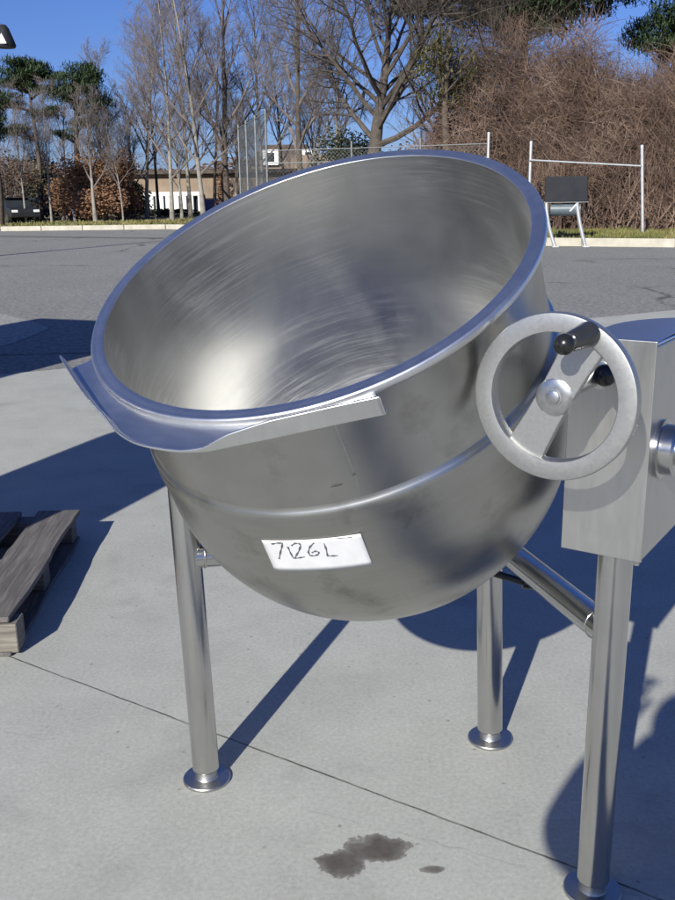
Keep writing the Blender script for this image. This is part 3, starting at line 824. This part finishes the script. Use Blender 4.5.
tA = bare_tree('bare_tree', 300, 54, 13, .20, tall, 14, 'tall grey bare tree standing behind the broad spreading one, on its left side')
tB = bare_tree('bare_tree', 171, 58, 12.5, .13, tall, 21, 'slender bare tree straight in front of the white shopfront columns', bark='bark_pale')
tC = bare_tree('bare_tree', 203, 56, 12.2, .15, tall, 33, 'bare tree with pale trunk at the right end of the white shopfront', bark='bark_pale')
again(tA, 228, 60, 1.1, 2.1, 'tall bare tree rising between the shopfront and the pale gate panel')
again(tB, 190, 66, 1.15, 1.2, 'thin bare tree behind the shopfront trees, nearly hidden by their twigs')
again(tC, 262, 62, 1.05, 4.0, 'bare tree rising directly behind the pale gate panel')
again(tA, 440, 52, .92, 3.3, 'bare tree filling the gap between the broad tree and the brown thicket')
again(tB, 335, 60, 1.1, 5.2, 'bare tree whose grey crown shows through the left limbs of the broad tree')
again(tC, 146, 64, .95, 2.6, 'bare tree at the left end of the white shopfront')
sA = bare_tree('bare_tree', 116, 62, 9.5, .11, slim, 61, 'thin bare tree just right of the right hand pine')
sB = bare_tree('bare_tree', 50, 57, 6.6, .07, slim, 71, 'pale thin bare sapling in front of the left hand pine', bark='bark_pale')
sC = bare_tree('bare_tree', 94, 57, 6.0, .12, slim, 83, 'pale trunked bare tree in front of the orange brown bush', bark='bark_pale')
again(sB, 122, 57.5, .8, 1.7, 'small pale bare sapling at the right edge of the orange brown bush')
again(sB, 24, 57, .95, 3.1, 'bare sapling near the left edge beside the parked dark car')
again(sA, 66, 63, .8, 2.2, 'bare sapling between the two pines')
again(sA, 8, 64, .85, .9, 'bare sapling at the left edge behind the brown twiggy bush')
again(sC, 105, 63, 1.05, 2.9, 'dark twiggy bare tree half merged with the right hand pine')
again(sC, 36, 65, .9, 4.4, 'bare sapling behind the trunk of the left hand pine')

for k, (px_, D_, sc_, rz_) in enumerate(((135, 66, .92, .3), (158, 69, 1.0, 1.4), (181, 62, .8, 2.3), (214, 66, 1.05, 3.6), (236, 70, 1.1, 4.9), (286, 66, 1.0, 5.6), (318, 70, 1.15, .8))):
    again(sA if k % 2 else sC, px_, D_, sc_*1.15, rz_, ('low', 'thin', 'slight', 'slender', 'straight', 'twiggy', 'faint')[k]+' bare sapling, '+('at the end beside the dry leaved bush', 'behind the left shopfront columns', 'before the middle shopfront columns', 'above the blue waste skip', 'behind the pale gate panel on its left', 'between gate panel and gabled house', 'in front of the gabled house')[k])

# pines
def needles(b, r, c, rx, rz, n, size):
    for _ in range(n):
        v = rvec(r)*(r.random()**.45); p = c + Vector((v.x*rx, v.y*rx, v.z*rz))
        d = (rvec(r)+Vector((0, 0, .5))).normalized(); u, w_ = perp(d); s = size*r.uniform(.6, 1.3)
        b.quad(p-u*s*.14, p+u*s*.14, p+d*s+u*s*.05, p+d*s-u*s*.05)
def pine(px, D, H, tr, pads, seed, label, m='needle', lean=(0, 0), size=.22, z0=KH-.05, dens=2.1):
    r = random.Random(seed); p = at(px, 200, D); rt = empty('pine_tree', (p.x, p.y, z0), label, 'tree', 'pines')
    b = MB(); pts = [Vector((lean[0]*t*H+.10*math.sin(t*7+seed), lean[1]*t*H, t*H)) for t in [i/10 for i in range(11)]]
    b.tube(pts, [tr*(1.15-.85*i/10) for i in range(11)], 9)
    nb = MB()
    for (dx, z, rx, rz) in pads:
        n = max(5, int(9*rx))
        i = min(9, int(z/H*10)); base = pts[i]
        for k in range(n):
            a = r.uniform(0, 6.283); q = rx*math.sqrt(r.random())
            c = Vector((base.x+dx+q*math.cos(a), q*math.sin(a), z+r.gauss(0, rz*.6)))
            if k % 2 == 0: b.tube([Vector((base.x, base.y, z-.5-.2*r.random())), Vector((base.x, base.y, z-.5)).lerp(c, .5)+Vector((0, 0, -.05)), c], [.06, .045, .02], 4)
            needles(nb, r, c, r.uniform(.45, .85), rz*.75, int(95*dens), size)
    b.build('trunk', M['pinebark'], rt, smooth=True, recalc=False)
    nb.build('crown', M[m], rt, recalc=False)
zz = lambda py, D, px=40: at(px, py, D).z
D = 62
pine(41, D, zz(64, D)-.2, .17, [(-.1, zz(67, D), 1.1, .3), (-.3, zz(74, D), 1.5, .32), (.5, zz(80, D), 1.4, .3), (-1.3, zz(85, D), 1.1, .28), (.7, zz(92, D), .8, .22), (-1.9, zz(103, D), 1.2, .3), (.9, zz(115, D), .8, .25), (-1.4, zz(133, D), 1.0, .25)], 5, 'tall flat topped green pine at the left with layered foliage pads')
D = 60
pine(82, D, zz(74, D)-.2, .22, [(.6, zz(73, D), .9, .35), (.2, zz(82, D), 1.3, .4), (-.2, zz(92, D), 1.6, .4), (.5, zz(97, D), 1.4, .4), (.9, zz(108, D), 1.3, .35), (-.8, zz(100, D), .7, .3), (.3, zz(128, D), .7, .2), (-.6, zz(137, D), .6, .2)], 8, 'right hand of the two pines at the left, with ragged olive green crown', dens=1.6)
D = 52
pine(-2, D, zz(84, D), .24, [(-.2, zz(96, D), 1.0, .4), (-.3, zz(108, D), 1.0, .4), (.0, zz(136, D), .9, .3), (-.6, zz(122, D), 1.0, .3)], 12, 'pine cut by the left edge of the picture, with dark trunk')
D = 46
pine(520, D, 15.5, .20, [(-.3, 8.5, 1.6, .5), (.9, 8.9, 1.5, .5), (-1.3, 8.9, 1.4, .5), (0, 15, 2.6, .7), (-1.5, 14, 2.6, .7), (1.6, 13.6, 2.8, .7), (-3.0, 12.6, 2.4, .6), (.8, 12.4, 3.0, .7), (3.2, 11.6, 2.0, .6), (-4.2, 11.4, 1.6, .5), (-2.0, 10.6, 2.5, .6), (3.8, 10.4, 1.6, .5), (.8, 10.0, 3.2, .6), (-4.4, 10.1, 1.5, .5), (-3.2, 9.6, 1.6, .5), (2.6, 9.7, 1.8, .5), (-2.2, 9.1, 1.7, .5), (1.4, 9.2, 1.8, .5), (-.6, 9.7, 2.2, .5), (-4.9, 9.3, 1.2, .4), (-3.9, 10.6, 1.8, .5), (-1.0, 10.5, 2.4, .6), (2.0, 10.6, 2.2, .6), (-5.4, 10.3, 1.2, .4)], 15, 'large dark pine towering behind the brown thicket', dens=1.6, size=.26)
D = 37.5
pine(446, D, 7.2, .2, [(-.2, zz(62, D), 1.1, .5), (.2, zz(75, D), 1.4, .5), (-.4, zz(88, D), 1.3, .5), (.2, zz(103, D), 1.0, .45), (-.3, zz(52, D), .7, .4), (.5, zz(116, D), .8, .4)], 19, 'small yellow green evergreen beside the left flank of the brown thicket', m='needle_y', size=.2, dens=.34)
D = 47
pine(664, D, 10.5, .25, [(-.8, zz(30, D, 655), 1.0, .5), (.6, zz(22, D, 655), 1.3, .5), (0, zz(42, D, 655), 1.8, .6), (-1.2, zz(50, D, 655), 1.2, .5), (1.0, zz(52, D, 655), 1.5, .5)], 23, 'dark green pine top showing above the thicket at the upper right corner')

# leafy / brown shrubs
def shrub(name, px, D, rx, ry, h, seed, m, label, n=2600, size=.11, stems=14, group='bushes under the left hand trees', cat='bush'):
    r = random.Random(seed); p = at(px, 200, D); rt = empty(name, (p.x, p.y, KH-.05), label, cat, group)
    b, sb = MB(), MB(); cl = []
    for _ in range(16):
        a = r.uniform(0, 6.283); q = math.sqrt(r.random()); zc = r.uniform(.2, .95)
        k = math.sqrt(max(.05, 1-(zc*.9)**2)); cl.append(Vector((rx*.8*q*k*math.cos(a), ry*.8*q*k*math.sin(a), h*zc)))
    for i in range(n):
        c = r.choice(cl); v = rvec(r)*r.random()**.5; s = size*r.uniform(.5, 1.4)
        q = c+Vector((v.x*rx*.38, v.y*ry*.38, v.z*h*.24))
        if q.z < .05: q.z = r.uniform(.05, .4)
        d = rvec(r); u, w_ = perp(d); b.quad(q-u*s, q-w_*s*.6, q+u*s, q+w_*s*.6)
    for k in range(stems):
        c = r.choice(cl); sb.tube([Vector((r.gauss(0, rx*.15), r.gauss(0, ry*.15), 0)), c*.5+rvec(r)*.2, c], [.05, .03, .012], 4)
        for j in range(5):
            e = c+rvec(r)*Vector((rx, ry, h)).length*.18; sb.tube([c*.7, e], [.014, .006], 3)
    b.build('foliage', M[m], rt, recalc=False); sb.build('stem', M['twig'], rt, recalc=False)
shrub('leafy_bush', 96, 59, 2.7, 2.0, 3.6, 31, 'dryleaf', 'orange brown bush with dry leaves below the right hand pine', 9000, .085)
shrub('leafy_bush', 122, 62, 1.7, 1.8, 3.9, 32, 'dryleaf', 'dry leaved bush next to the white shopfront, left of it', 5200, .08)
shrub('leafy_bush', 66, 61, 1.6, 1.6, 2.3, 33, 'dryleaf', 'low brown bush between the pale sapling and the orange bush', 3200, .08)
shrub('evergreen_bush', 30, 66, 3.2, 2.0, 4.0, 34, 'dark_leaf', 'dark bush below the left hand pine behind the parked car', 7000, .085)
shrub('evergreen_bush', 80, 66, 4.0, 1.5, 2.7, 35, 'dark_leaf', 'dark low evergreen mass behind the orange brown bush', 8000, .085)
shrub('evergreen_bush', 130, 65, 1.5, 1.5, 2.2, 36, 'dark_leaf', 'dark bush immediately beside the left end of the shopfront', 3600, .08)
shrub('tangled_bush', 14, 60, 2.4, 1.6, 3.9, 37, 'vine_leaf', 'brown twiggy bush at the left edge behind the car', 2300, .08, 40)
shrub('conifer_shrub', 226, 71, .75, .7, 3.3, 38, 'dryleaf', 'narrow rusty brown shrub in front of the tan building', 2200, .075, 6)
shrub('evergreen_bush', 160, 70, 3.4, .9, .55, 39, 'dark_leaf', 'low clipped dark hedge below the white shopfront', 3500, .075, 6)
shrub('evergreen_bush', 345, 52, 3.6, 1.5, 4.2, 40, 'dark_leaf', 'dark bush at the foot of the broad bare tree', 6500, .075)
shrub('evergreen_bush', 405, 50, 3.0, 1.5, 3.6, 41, 'vine_leaf', 'brown green bush behind the fence right of the broad tree trunk', 5000, .075)

# the brown vine thicket
def thicket(px, D, rx, ry, h, seed, label, strands=4200, leaves=5200):
    r = random.Random(seed); p = at(px, 200, D); rt = empty('vine_thicket', (p.x, p.y, KH-.05), label, 'thicket', 'brown vine tangles')
    b, lb = MB(), MB(); off = Vector((seed*3.1, seed*1.7, 0))
    def top(x, y):
        k = 1-(x/rx)**2-(y/ry)**2
        return h*math.sqrt(max(0.0, k))**.8*(1+.30*mnoise.noise(Vector((x*.45, y*.45, seed)))+.12*mnoise.noise(Vector((x*1.3, y*1.3, seed+5)))) if k > 0 else 0
    cnt = 0
    while cnt < strands:
        x, y = r.uniform(-rx, rx), r.uniform(-ry, ry); t = top(x, y)
        if t < .3: continue
        if y > ry*.35 and r.random() < .6: continue
        z = t*(r.random()**.55)
        q = Vector((x, y, z)); kind = r.random()
        up = .25+.75*r.random() if kind < .45 else (-.5 if kind < .7 else .0)
        d = (rvec(r)+Vector((0, -.15, up))).normalized(); L = r.uniform(.5, 1.7); pts = [q]
        cv = rvec(r)*.28
        for i in range(5):
            d = (d+cv+rvec(r)*.2).normalized(); q = q+d*L/5; q.z = max(.02, q.z); pts.append(q)
        rd = r.choice((.004, .005, .006, .011))
        b.tube(pts, [rd, rd, rd*.9, rd*.75, rd*.6, rd*.4], 3); cnt += 1
    # rooted upright canes that show near the ground
    for _ in range(int(strands*.05)):
        x = r.uniform(-rx, rx); y = r.uniform(-ry, 0); t = top(x, y)
        if t < .8: continue
        q = Vector((x, y, 0)); d = Vector((r.gauss(0, .25), r.gauss(0, .2), 1)).normalized(); pts = [q]
        for i in range(6):
            d = (d+rvec(r)*.16).normalized(); q = q+d*r.uniform(.25, .55); pts.append(q)
        b.tube(pts, [.028, .026, .024, .02, .016, .012, .008], 4)
    c = 0
    while c < leaves:
        x, y = r.uniform(-rx, rx), r.uniform(-ry, ry); t = top(x, y)
        if t < .3: continue
        z = t*r.random()**.7*.93; q = Vector((x, y+.25*ry*(1-abs(x/rx)), z))
        if mnoise.noise(Vector((x*.6, z*.6, seed*2.2))) < -.25: c += .3; continue
        s = r.uniform(.05, .14); d = rvec(r); u, w_ = perp(d); lb.quad(q-u*s, q-w_*s*.5, q+u*s, q+w_*s*.5); c += 1
    b.build('cane', M['vine'], rt, recalc=False); lb.build('dry_foliage', M['vine_leaf'], rt, recalc=False)
thicket(520, 38.5, 4.0, 2.6, 7.25, 51, 'tall rounded brown vine tangle behind the black hopper', 15000, 15000)
thicket(588, 37.5, 3.6, 2.4, 6.7, 52, 'brown vine tangle filling the gap between the two rail posts', 13000, 13500)
thicket(660, 36.5, 3.6, 2.4, 5.9, 53, 'brown vine tangle at the right edge beyond the leaning post', 12000, 11500)
thicket(735, 36, 4.2, 2.6, 6.1, 54, 'brown vine tangle cut off by the right edge of the picture', 3500, 5000)
thicket(462, 40.0, 2.2, 1.8, 4.3, 55, 'lower brown vine tangle at the left foot of the thicket, beside the thin post', 3000, 3000)
thicket(610, 35.0, 3.8, 1.2, 2.6, 56, 'low front skirt of brown canes just behind the sloping rail', 3600, 2600)

# distant wood closing the horizon
r = random.Random(77); wb = MB()
for _ in range(42000):
    x = r.uniform(-75, 70); y = r.uniform(104, 120)
    hgt = 4.4+2.0*mnoise.noise(Vector((x*.05, 0, 1)))+1.6*mnoise.noise(Vector((x*.22, 0, 4)))
    z = hgt*r.random()**.8; s = r.uniform(.12, .42); d = rvec(r); u, w_ = perp(d); q = Vector((x, y, z+.2))
    wb.quad(q-u*s, q-w_*s*.5, q+u*s, q+w_*s*.5)
tag(wb.build('distant_wood', M['vine_leaf'], recalc=False), 'far brown wood along the horizon', kind='stuff')

# ------------------------------------------------------------------ building far left
def building():
    D = 80; x0 = at(136, 200, D).x; x1 = at(352, 200, D).x; g = KH-.03
    rt = empty('low_building', ((x0+x1)/2, D, g), 'long low tan building with white shopfront columns and brown roof, far left', 'building')
    ox = (x0+x1)/2; W = x1-x0; zt = at(200, 174, D).z-g
    b = MB(); b.box((0, 5, zt/2), (W, 10, zt)); b.build('wall', M['wall_tan'], rt, bev=.03, segs=1)
    b = MB(); b.box((0, 4.9, zt+.16), (W+.8, 11, .32)); b.build('roof', M['roof'], rt, bev=.03, segs=1)
    b = MB(); b.box((W*.30, 4.5, zt+.9), (4.6, 4, 1.15)); b.build('roof_unit', M['wall_tan'], rt)
    # shopfront: fascia, columns and dark openings
    s0 = at(142, 200, D).x-ox; s1 = at(203, 200, D).x-ox; h = at(170, 192, D).z-g
    f = MB(); f.box(((s0+s1)/2, -.30, h-.16), (s1-s0, .5, .32)); f.build('fascia', M['white'], rt, bev=.02, segs=1)
    n = 8
    for i in range(n):
        x = s0+.2+(s1-s0-.4)*i/(n-1); wd = (.50, .30, .62, .34, .5, .42, .26, .3)[i]
        b = MB(); b.box((x, -.34, (h-.325)/2), (wd, .36, h-.325)); b.build('column', M['white'], rt, bev=.02, segs=1)
    for i in range(n-1):
        x = s0+.2+(s1-s0-.4)*(i+.5)/(n-1); b = MB(); b.box((x, -.03, (h-.33)/2), ((s1-s0)/(n-1)*.75, .05, h-.4)); b.build('window', M['glass'], rt)
building()
def house():
    D = 92; p = at(292, 200, D); g = KH-.03
    rt = empty('gabled_house', (p.x, D, g), 'pale gabled house behind the tan building, its sunny gable beside the fence', 'house')
    zt = at(292, 146, D).z-g; W = 6.2
    b = MB(); b.box((-.6, 3, zt*.36), (W, 6, zt*.72)); b.build('wall', M['wall_tan'], rt, bev=.02, segs=1)
    fm_ = Matrix(((1, 0, 0, 0), (0, 0, 1, 0), (0, 1, 0, 0), (0, 0, 0, 1)))
    b = MB(); b.prism([(-W/2-.9, zt*.725), (W/2-.3, zt*.725), (W/2-1.6, zt*1.02), (-W/2+.6, zt*1.02)], -.3, 6.3, fm_); b.build('roof', M['roof'], rt)
    for x, wd in ((-1.9, 1.5), (1.6, 1.1)):
        b = MB(); b.box((x, -.34, zt*.83), (wd, .1, 1.35)); d = b.build('dormer', M['white'], rt)
        b = MB(); b.box((x, -.40, zt*.83), (wd*.5, .06, .8)); b.build('window', M['glass'], d)
house()

# ------------------------------------------------------------------ cars
def car(px, D, rz, m, label, L=4.4):
    p = at(px, 200, D); rt = empty('parked_car', (p.x, p.y, KH-.03), label, 'car', 'cars parked far left', rz)
    fm_ = Matrix(((1, 0, 0, 0), (0, 0, 1, 0), (0, 1, 0, 0), (0, 0, 0, 1)))
    low = [(-L/2, .32), (L/2, .32), (L/2+.02, .62), (L/2-.12, .82), (L/2-1.25, .93), (-L/2+.9, .95), (-L/2+.1, .88), (-L/2-.03, .6)]
    b = MB(); b.prism(low, -.86, .86, fm_); b.build('body', m, rt, bev=.07, segs=3)
    cabp = [(-L/2+.75, .93), (L/2-1.35, .92), (L/2-2.0, 1.40), (-L/2+1.35, 1.43)]
    b = MB(); b.prism(cabp, -.76, .76, fm_); cb = b.build('cabin', M['glass'], rt, bev=.06, segs=2)
    b = MB(); b.box((-.28, 0, 1.435), (1.55, 1.42, .05)); b.build('roof', m, rt, bev=.02)
    for x in (-L/2+.82, L/2-.85):
        for y in (-.80, .80):
            b = MB(); b.tube([(x, y-.1, .32), (x, y+.1, .32)], .32, 22, True); w_ = b.build('wheel', M['tyre'], rt, autos=40)
            b = MB(); b.tube([(x, y-.108, .32), (x, y+.108, .32)], .19, 16, True); b.build('hubcap', M['chrome'], w_, autos=40)
    for x, s in ((L/2-.02, 1), (-L/2+.02, -1)):
        for y in (-.62, .62):
            b = MB(); b.box((x, y, .68), (.1, .34, .14)); b.build('headlight' if s > 0 else 'tail_light', M['lampglass'], rt, bev=.02)
    return rt
car(15, 58.5, R(-58), M['car_dark'], 'dark car parked under the trees at the left edge')
car(44, 64.5, R(6), M['car_dark'], 'black car half hidden behind pale saplings at the left')
p = at(213, 200, 74)
bs_ = empty('waste_skip', (p.x, p.y, KH-.03), 'small deep blue waste skip peeping over the left of the kettle rim', 'skip')
fm_ = Matrix(((1, 0, 0, 0), (0, 0, 1, 0), (0, 1, 0, 0), (0, 0, 0, 1)))
b = MB(); b.prism([(-.7, .15), (.7, .15), (.85, 1.15), (-.85, 1.15)], -.5, .5, fm_); b.build('bin', M['car_blue'], bs_, bev=.03)
b = MB(); b.box((0, 0, 1.20), (1.8, 1.1, .08)); b.build('lid', M['car_blue'], bs_, bev=.02)
p = at(73, 200, 60)
mk = empty('marker_post', (p.x, p.y, KH-.03), 'tiny white marker post in the grass below the orange bush', 'post')
b = MB(); b.box((0, 0, .3), (.16, .12, .6)); b.build('shaft', M['white'], mk, bev=.02); b = MB(); b.box((0, 0, .63), (.24, .18, .12)); b.build('cap', M['white'], mk, bev=.03)

# ------------------------------------------------------------------ street lamp at the upper left
def lamp():
    D = 26; h = at(6, 46, D); x0 = h.x-1.7
    rt = empty('street_lamp', (x0, D, -.01), 'street lamp whose dark triangular head hangs into the upper left corner', 'lamp')
    b = MB(); b.tube([(0, 0, 0), (0, 0, 5.2), (0, 0, h.z+.75)], [.11, .085, .06], 14, True); b.build('pole', M['lampgreen'], rt, autos=40)
    b = MB(); b.tube([(0, 0, h.z+.45), (.6, 0, h.z+.62), (1.2, 0, h.z+.60), (1.62, 0, h.z+.5)], .035, 10, True); b.build('arm', M['lampgreen'], rt, autos=40)
    T = Matrix.Translation((1.68, 0, h.z))
    b = MB(); b.lathe([(0, .52), (.07, .50), (.13, .42), (.24, .12), (.27, .02), (.25, -.03), (.0, -.03)], 24, T); hd = b.build('lamp_head', M['hop_black'], rt, autos=40)
    b = MB(); T2 = Matrix.Translation((1.68, -.02, h.z+.03)); b.tri(T2 @ Vector((-.13, -.262, .0)), T2 @ Vector((.13, -.262, .0)), T2 @ Vector((0, -.19, .25)))
    o = b.build('lamp_glass', M['lampglass'], hd, recalc=False); md = o.modifiers.new('sheet', 'SOLIDIFY'); md.thickness = .02; md.offset = 0
lamp()

# ------------------------------------------------------------------ things outside the frame whose shadows fall into it
sh = Vector((sdir.x, sdir.y)).normalized(); pr_ = Vector((sh.y, -sh.x))
def uv(p, q): v = pr_*p+sh*q; return v           # p across the sunlight, q along it
ry = math.atan2(sh.y, sh.x)
c = uv(-7.0, 1.0)
tk = empty('shadow_caster_truck', (c.x, c.y, 0), 'unseen white truck-shaped stand-in added at the left, its shadow darkening the asphalt', 'truck', rz=ry)  # invented unseen truck, shaped and turned only to shadow the asphalt
b = MB(); b.box((0, 0, 2.15), (5.2, 2.5, 2.9)); b.build('cargo_box', M['truck'], tk, bev=.04)
b = MB(); b.box((3.55, 0, 1.25), (1.7, 2.1, 1.6)); cbn = b.build('cab', M['truck'], tk, bev=.12, segs=3)
b = MB(); b.box((4.41, 0, 1.55), (.03, 1.8, .7)); b.build('windscreen', M['glass'], cbn)
b = MB(); b.box((.8, 0, .58), (7.0, 1.0, .2)); b.build('chassis', M['hop_black'], tk)
for x in (-1.6, 3.4):
    for y in (-1.0, 1.0):
        b = MB(); b.tube([(x, y-.14, .45), (x, y+.14, .45)], .45, 24, True); b.build('wheel', M['tyre'], tk, autos=40)
c = uv(-3.17, 1.35)
tn_ = empty('shadow_caster_tank', (c.x, c.y, 0), 'unseen tank-shaped stand-in added at left, casting a broad shadow band on concrete', 'tank')  # made-up unseen vessel, added for the shadow band across the concrete
b = MB(); b.lathe([(0, .30), (.2, .31), (.45, .38), (.5, .45), (.5, 2.0), (.46, 2.08), (.2, 2.16), (0, 2.17)], 48); b.build('vessel', M['tube'], tn_, autos=35)
b = MB(); b.lathe([(0, 2.16), (.16, 2.165), (.16, 2.24), (0, 2.25)], 24); b.build('hatch', M['tube'], tn_, autos=35)
for k in range(4):
    a = k*math.pi/2+.6; b = MB(); b.tube([(.42*math.cos(a), .42*math.sin(a), 0), (.42*math.cos(a), .42*math.sin(a), .5)], .035, 14, True); b.build('leg', M['tube'], tn_, autos=40)

# the photographer, standing just behind the lens: the rounded shadow at the lower right is theirs
def skin(name, joints, edges, m, parent, sub=2):
    me = bpy.data.meshes.new(name); me.from_pydata([j[:3] for j in joints], edges, []); me.materials.append(m)
    o = bpy.data.objects.new(name, me); col.objects.link(o); o.parent = parent
    md = o.modifiers.new('skin', 'SKIN')
    for i, j in enumerate(joints):
        sv = me.skin_vertices[0].data[i]; sv.radius = (j[3], j[4] if len(j) > 4 else j[3]); sv.use_root = (i == 0)
    md.use_smooth_shade = True
    s = o.modifiers.new('sub', 'SUBSURF'); s.levels = sub; s.render_levels = sub
    return o
PX, PY = -.10, -.34
ps = empty('person', (PX, PY, 0), 'person in dark jacket and jeans with raised hands, whose shadow falls at lower right', 'person')
# body: pelvis, spine, neck, head, arms to the face
J = [(0, 0, .92, .15, .11), (0, 0, 1.08, .14, .10), (0, .0, 1.25, .165, .11), (0, 0, 1.38, .12, .09), (0, .01, 1.46, .055), (0, .03, 1.54, .075, .09), (0, .03, 1.64, .07, .085),
     (.20, 0, 1.42, .06), (.26, .06, 1.28, .045), (.13, .16, 1.54, .032), (-.20, 0, 1.42, .06), (-.26, .06, 1.28, .045), (-.13, .16, 1.54, .032),
     (.10, 0, .86, .10), (.12, .01, .49, .06), (.13, 0, .10, .04), (.14, .13, .03, .035), (-.10, 0, .86, .10), (-.12, .01, .49, .06), (-.13, 0, .10, .04), (-.14, .13, .03, .035)]
Eg = [(0, 1), (1, 2), (2, 3), (3, 4), (4, 5), (5, 6), (3, 7), (7, 8), (8, 9), (3, 10), (10, 11), (11, 12), (0, 13), (13, 14), (14, 15), (15, 16), (0, 17), (17, 18), (18, 19), (19, 20)]
skin('body', J, Eg, M['skin'], ps)
JJ = [(0, 0, .84, .21, .16), (0, 0, 1.08, .20, .15), (0, 0, 1.25, .23, .16), (0, 0, 1.42, .18, .14), (.20, 0, 1.42, .11), (.26, .06, 1.28, .095), (.14, .13, 1.48, .08), (-.20, 0, 1.42, .11), (-.26, .06, 1.28, .095), (-.14, .13, 1.48, .08), (0, -.03, 1.52, .15), (0, -.035, 1.61, .14)]
skin('jacket', JJ, [(0, 1), (1, 2), (2, 3), (3, 4), (4, 5), (5, 6), (3, 7), (7, 8), (8, 9), (3, 10), (10, 11)], M['jacketcloth'], ps)
TJ = [(0, 0, .92, .165, .125), (.10, 0, .84, .115), (.12, .01, .49, .08), (.13, 0, .12, .065), (-.10, 0, .84, .115), (-.12, .01, .49, .08), (-.13, 0, .12, .065)]
skin('trousers', TJ, [(0, 1), (1, 2), (2, 3), (0, 4), (4, 5), (5, 6)], M['jeans'], ps)
b = MB(); HM = Matrix.Translation((0, .015, 1.60)) @ Matrix.Diagonal((1, 1.15, 1.2, 1)); b.lathe([(.098*math.cos(R(a)), .098*math.sin(R(a))) for a in range(-12, 91, 8)], 24, HM)
b.build('hair', M['hair'], ps, smooth=True)
for s in (1, -1):
    b = MB(); b.tube([(s*.13, -.07, .05), (s*.135, .05, .05), (s*.14, .17, .035)], [.05, .052, .036], 14, True); b.build('shoe', M['shoe'], ps, smooth=True)
    # hand: palm, four fingers and a thumb curled beside the face
    w0 = Vector((s*.128, .165, 1.545)); hb = [(w0.x, w0.y, w0.z, .026, .018), (w0.x-s*.02, w0.y+.03, w0.z+.05, .034, .016)]
    he = [(0, 1)]
    for f, ln in enumerate((.062, .070, .066, .052)):
        k = len(hb); o_ = Vector((s*(-.035+.020*f), .008*f-.01, .035)); bpt = Vector(hb[1][:3])+o_
        hb += [(bpt.x, bpt.y, bpt.z, .0095), (bpt.x-s*.02, bpt.y+.012, bpt.z+ln*.5, .0085), (bpt.x-s*.045, bpt.y+.004, bpt.z+ln*.75, .0075)]; he += [(1, k), (k, k+1), (k+1, k+2)]
    k = len(hb); hb += [(w0.x-s*.05, w0.y+.01, w0.z+.045, .011), (w0.x-s*.075, w0.y+.005, w0.z+.075, .0085)]; he += [(0, k), (k, k+1)]
    skin('hand', hb, he, M['skin'], ps, 1)
# face details
for s in (1, -1):
    b = MB(); b.lathe([(.011*math.cos(R(a)), .011*math.sin(R(a))) for a in range(-90, 91, 15)], 12, Matrix.Translation((s*.032, .112, 1.585))); b.build('eye', M['white'], ps, smooth=True)
    b = MB(); b.lathe([(.024*math.cos(R(a)), .035*math.sin(R(a))) for a in range(-90, 91, 15)], 12, Matrix.Translation((s*.078, .03, 1.575)) @ Matrix.Diagonal((.4, 1, 1, 1))); b.build('ear', M['skin'], ps, smooth=True)
b = MB(); b.tube([(0, .112, 1.60), (0, .135, 1.555), (0, .118, 1.545)], [.008, .014, .010], 8, True); b.build('nose', M['skin'], ps, smooth=True)
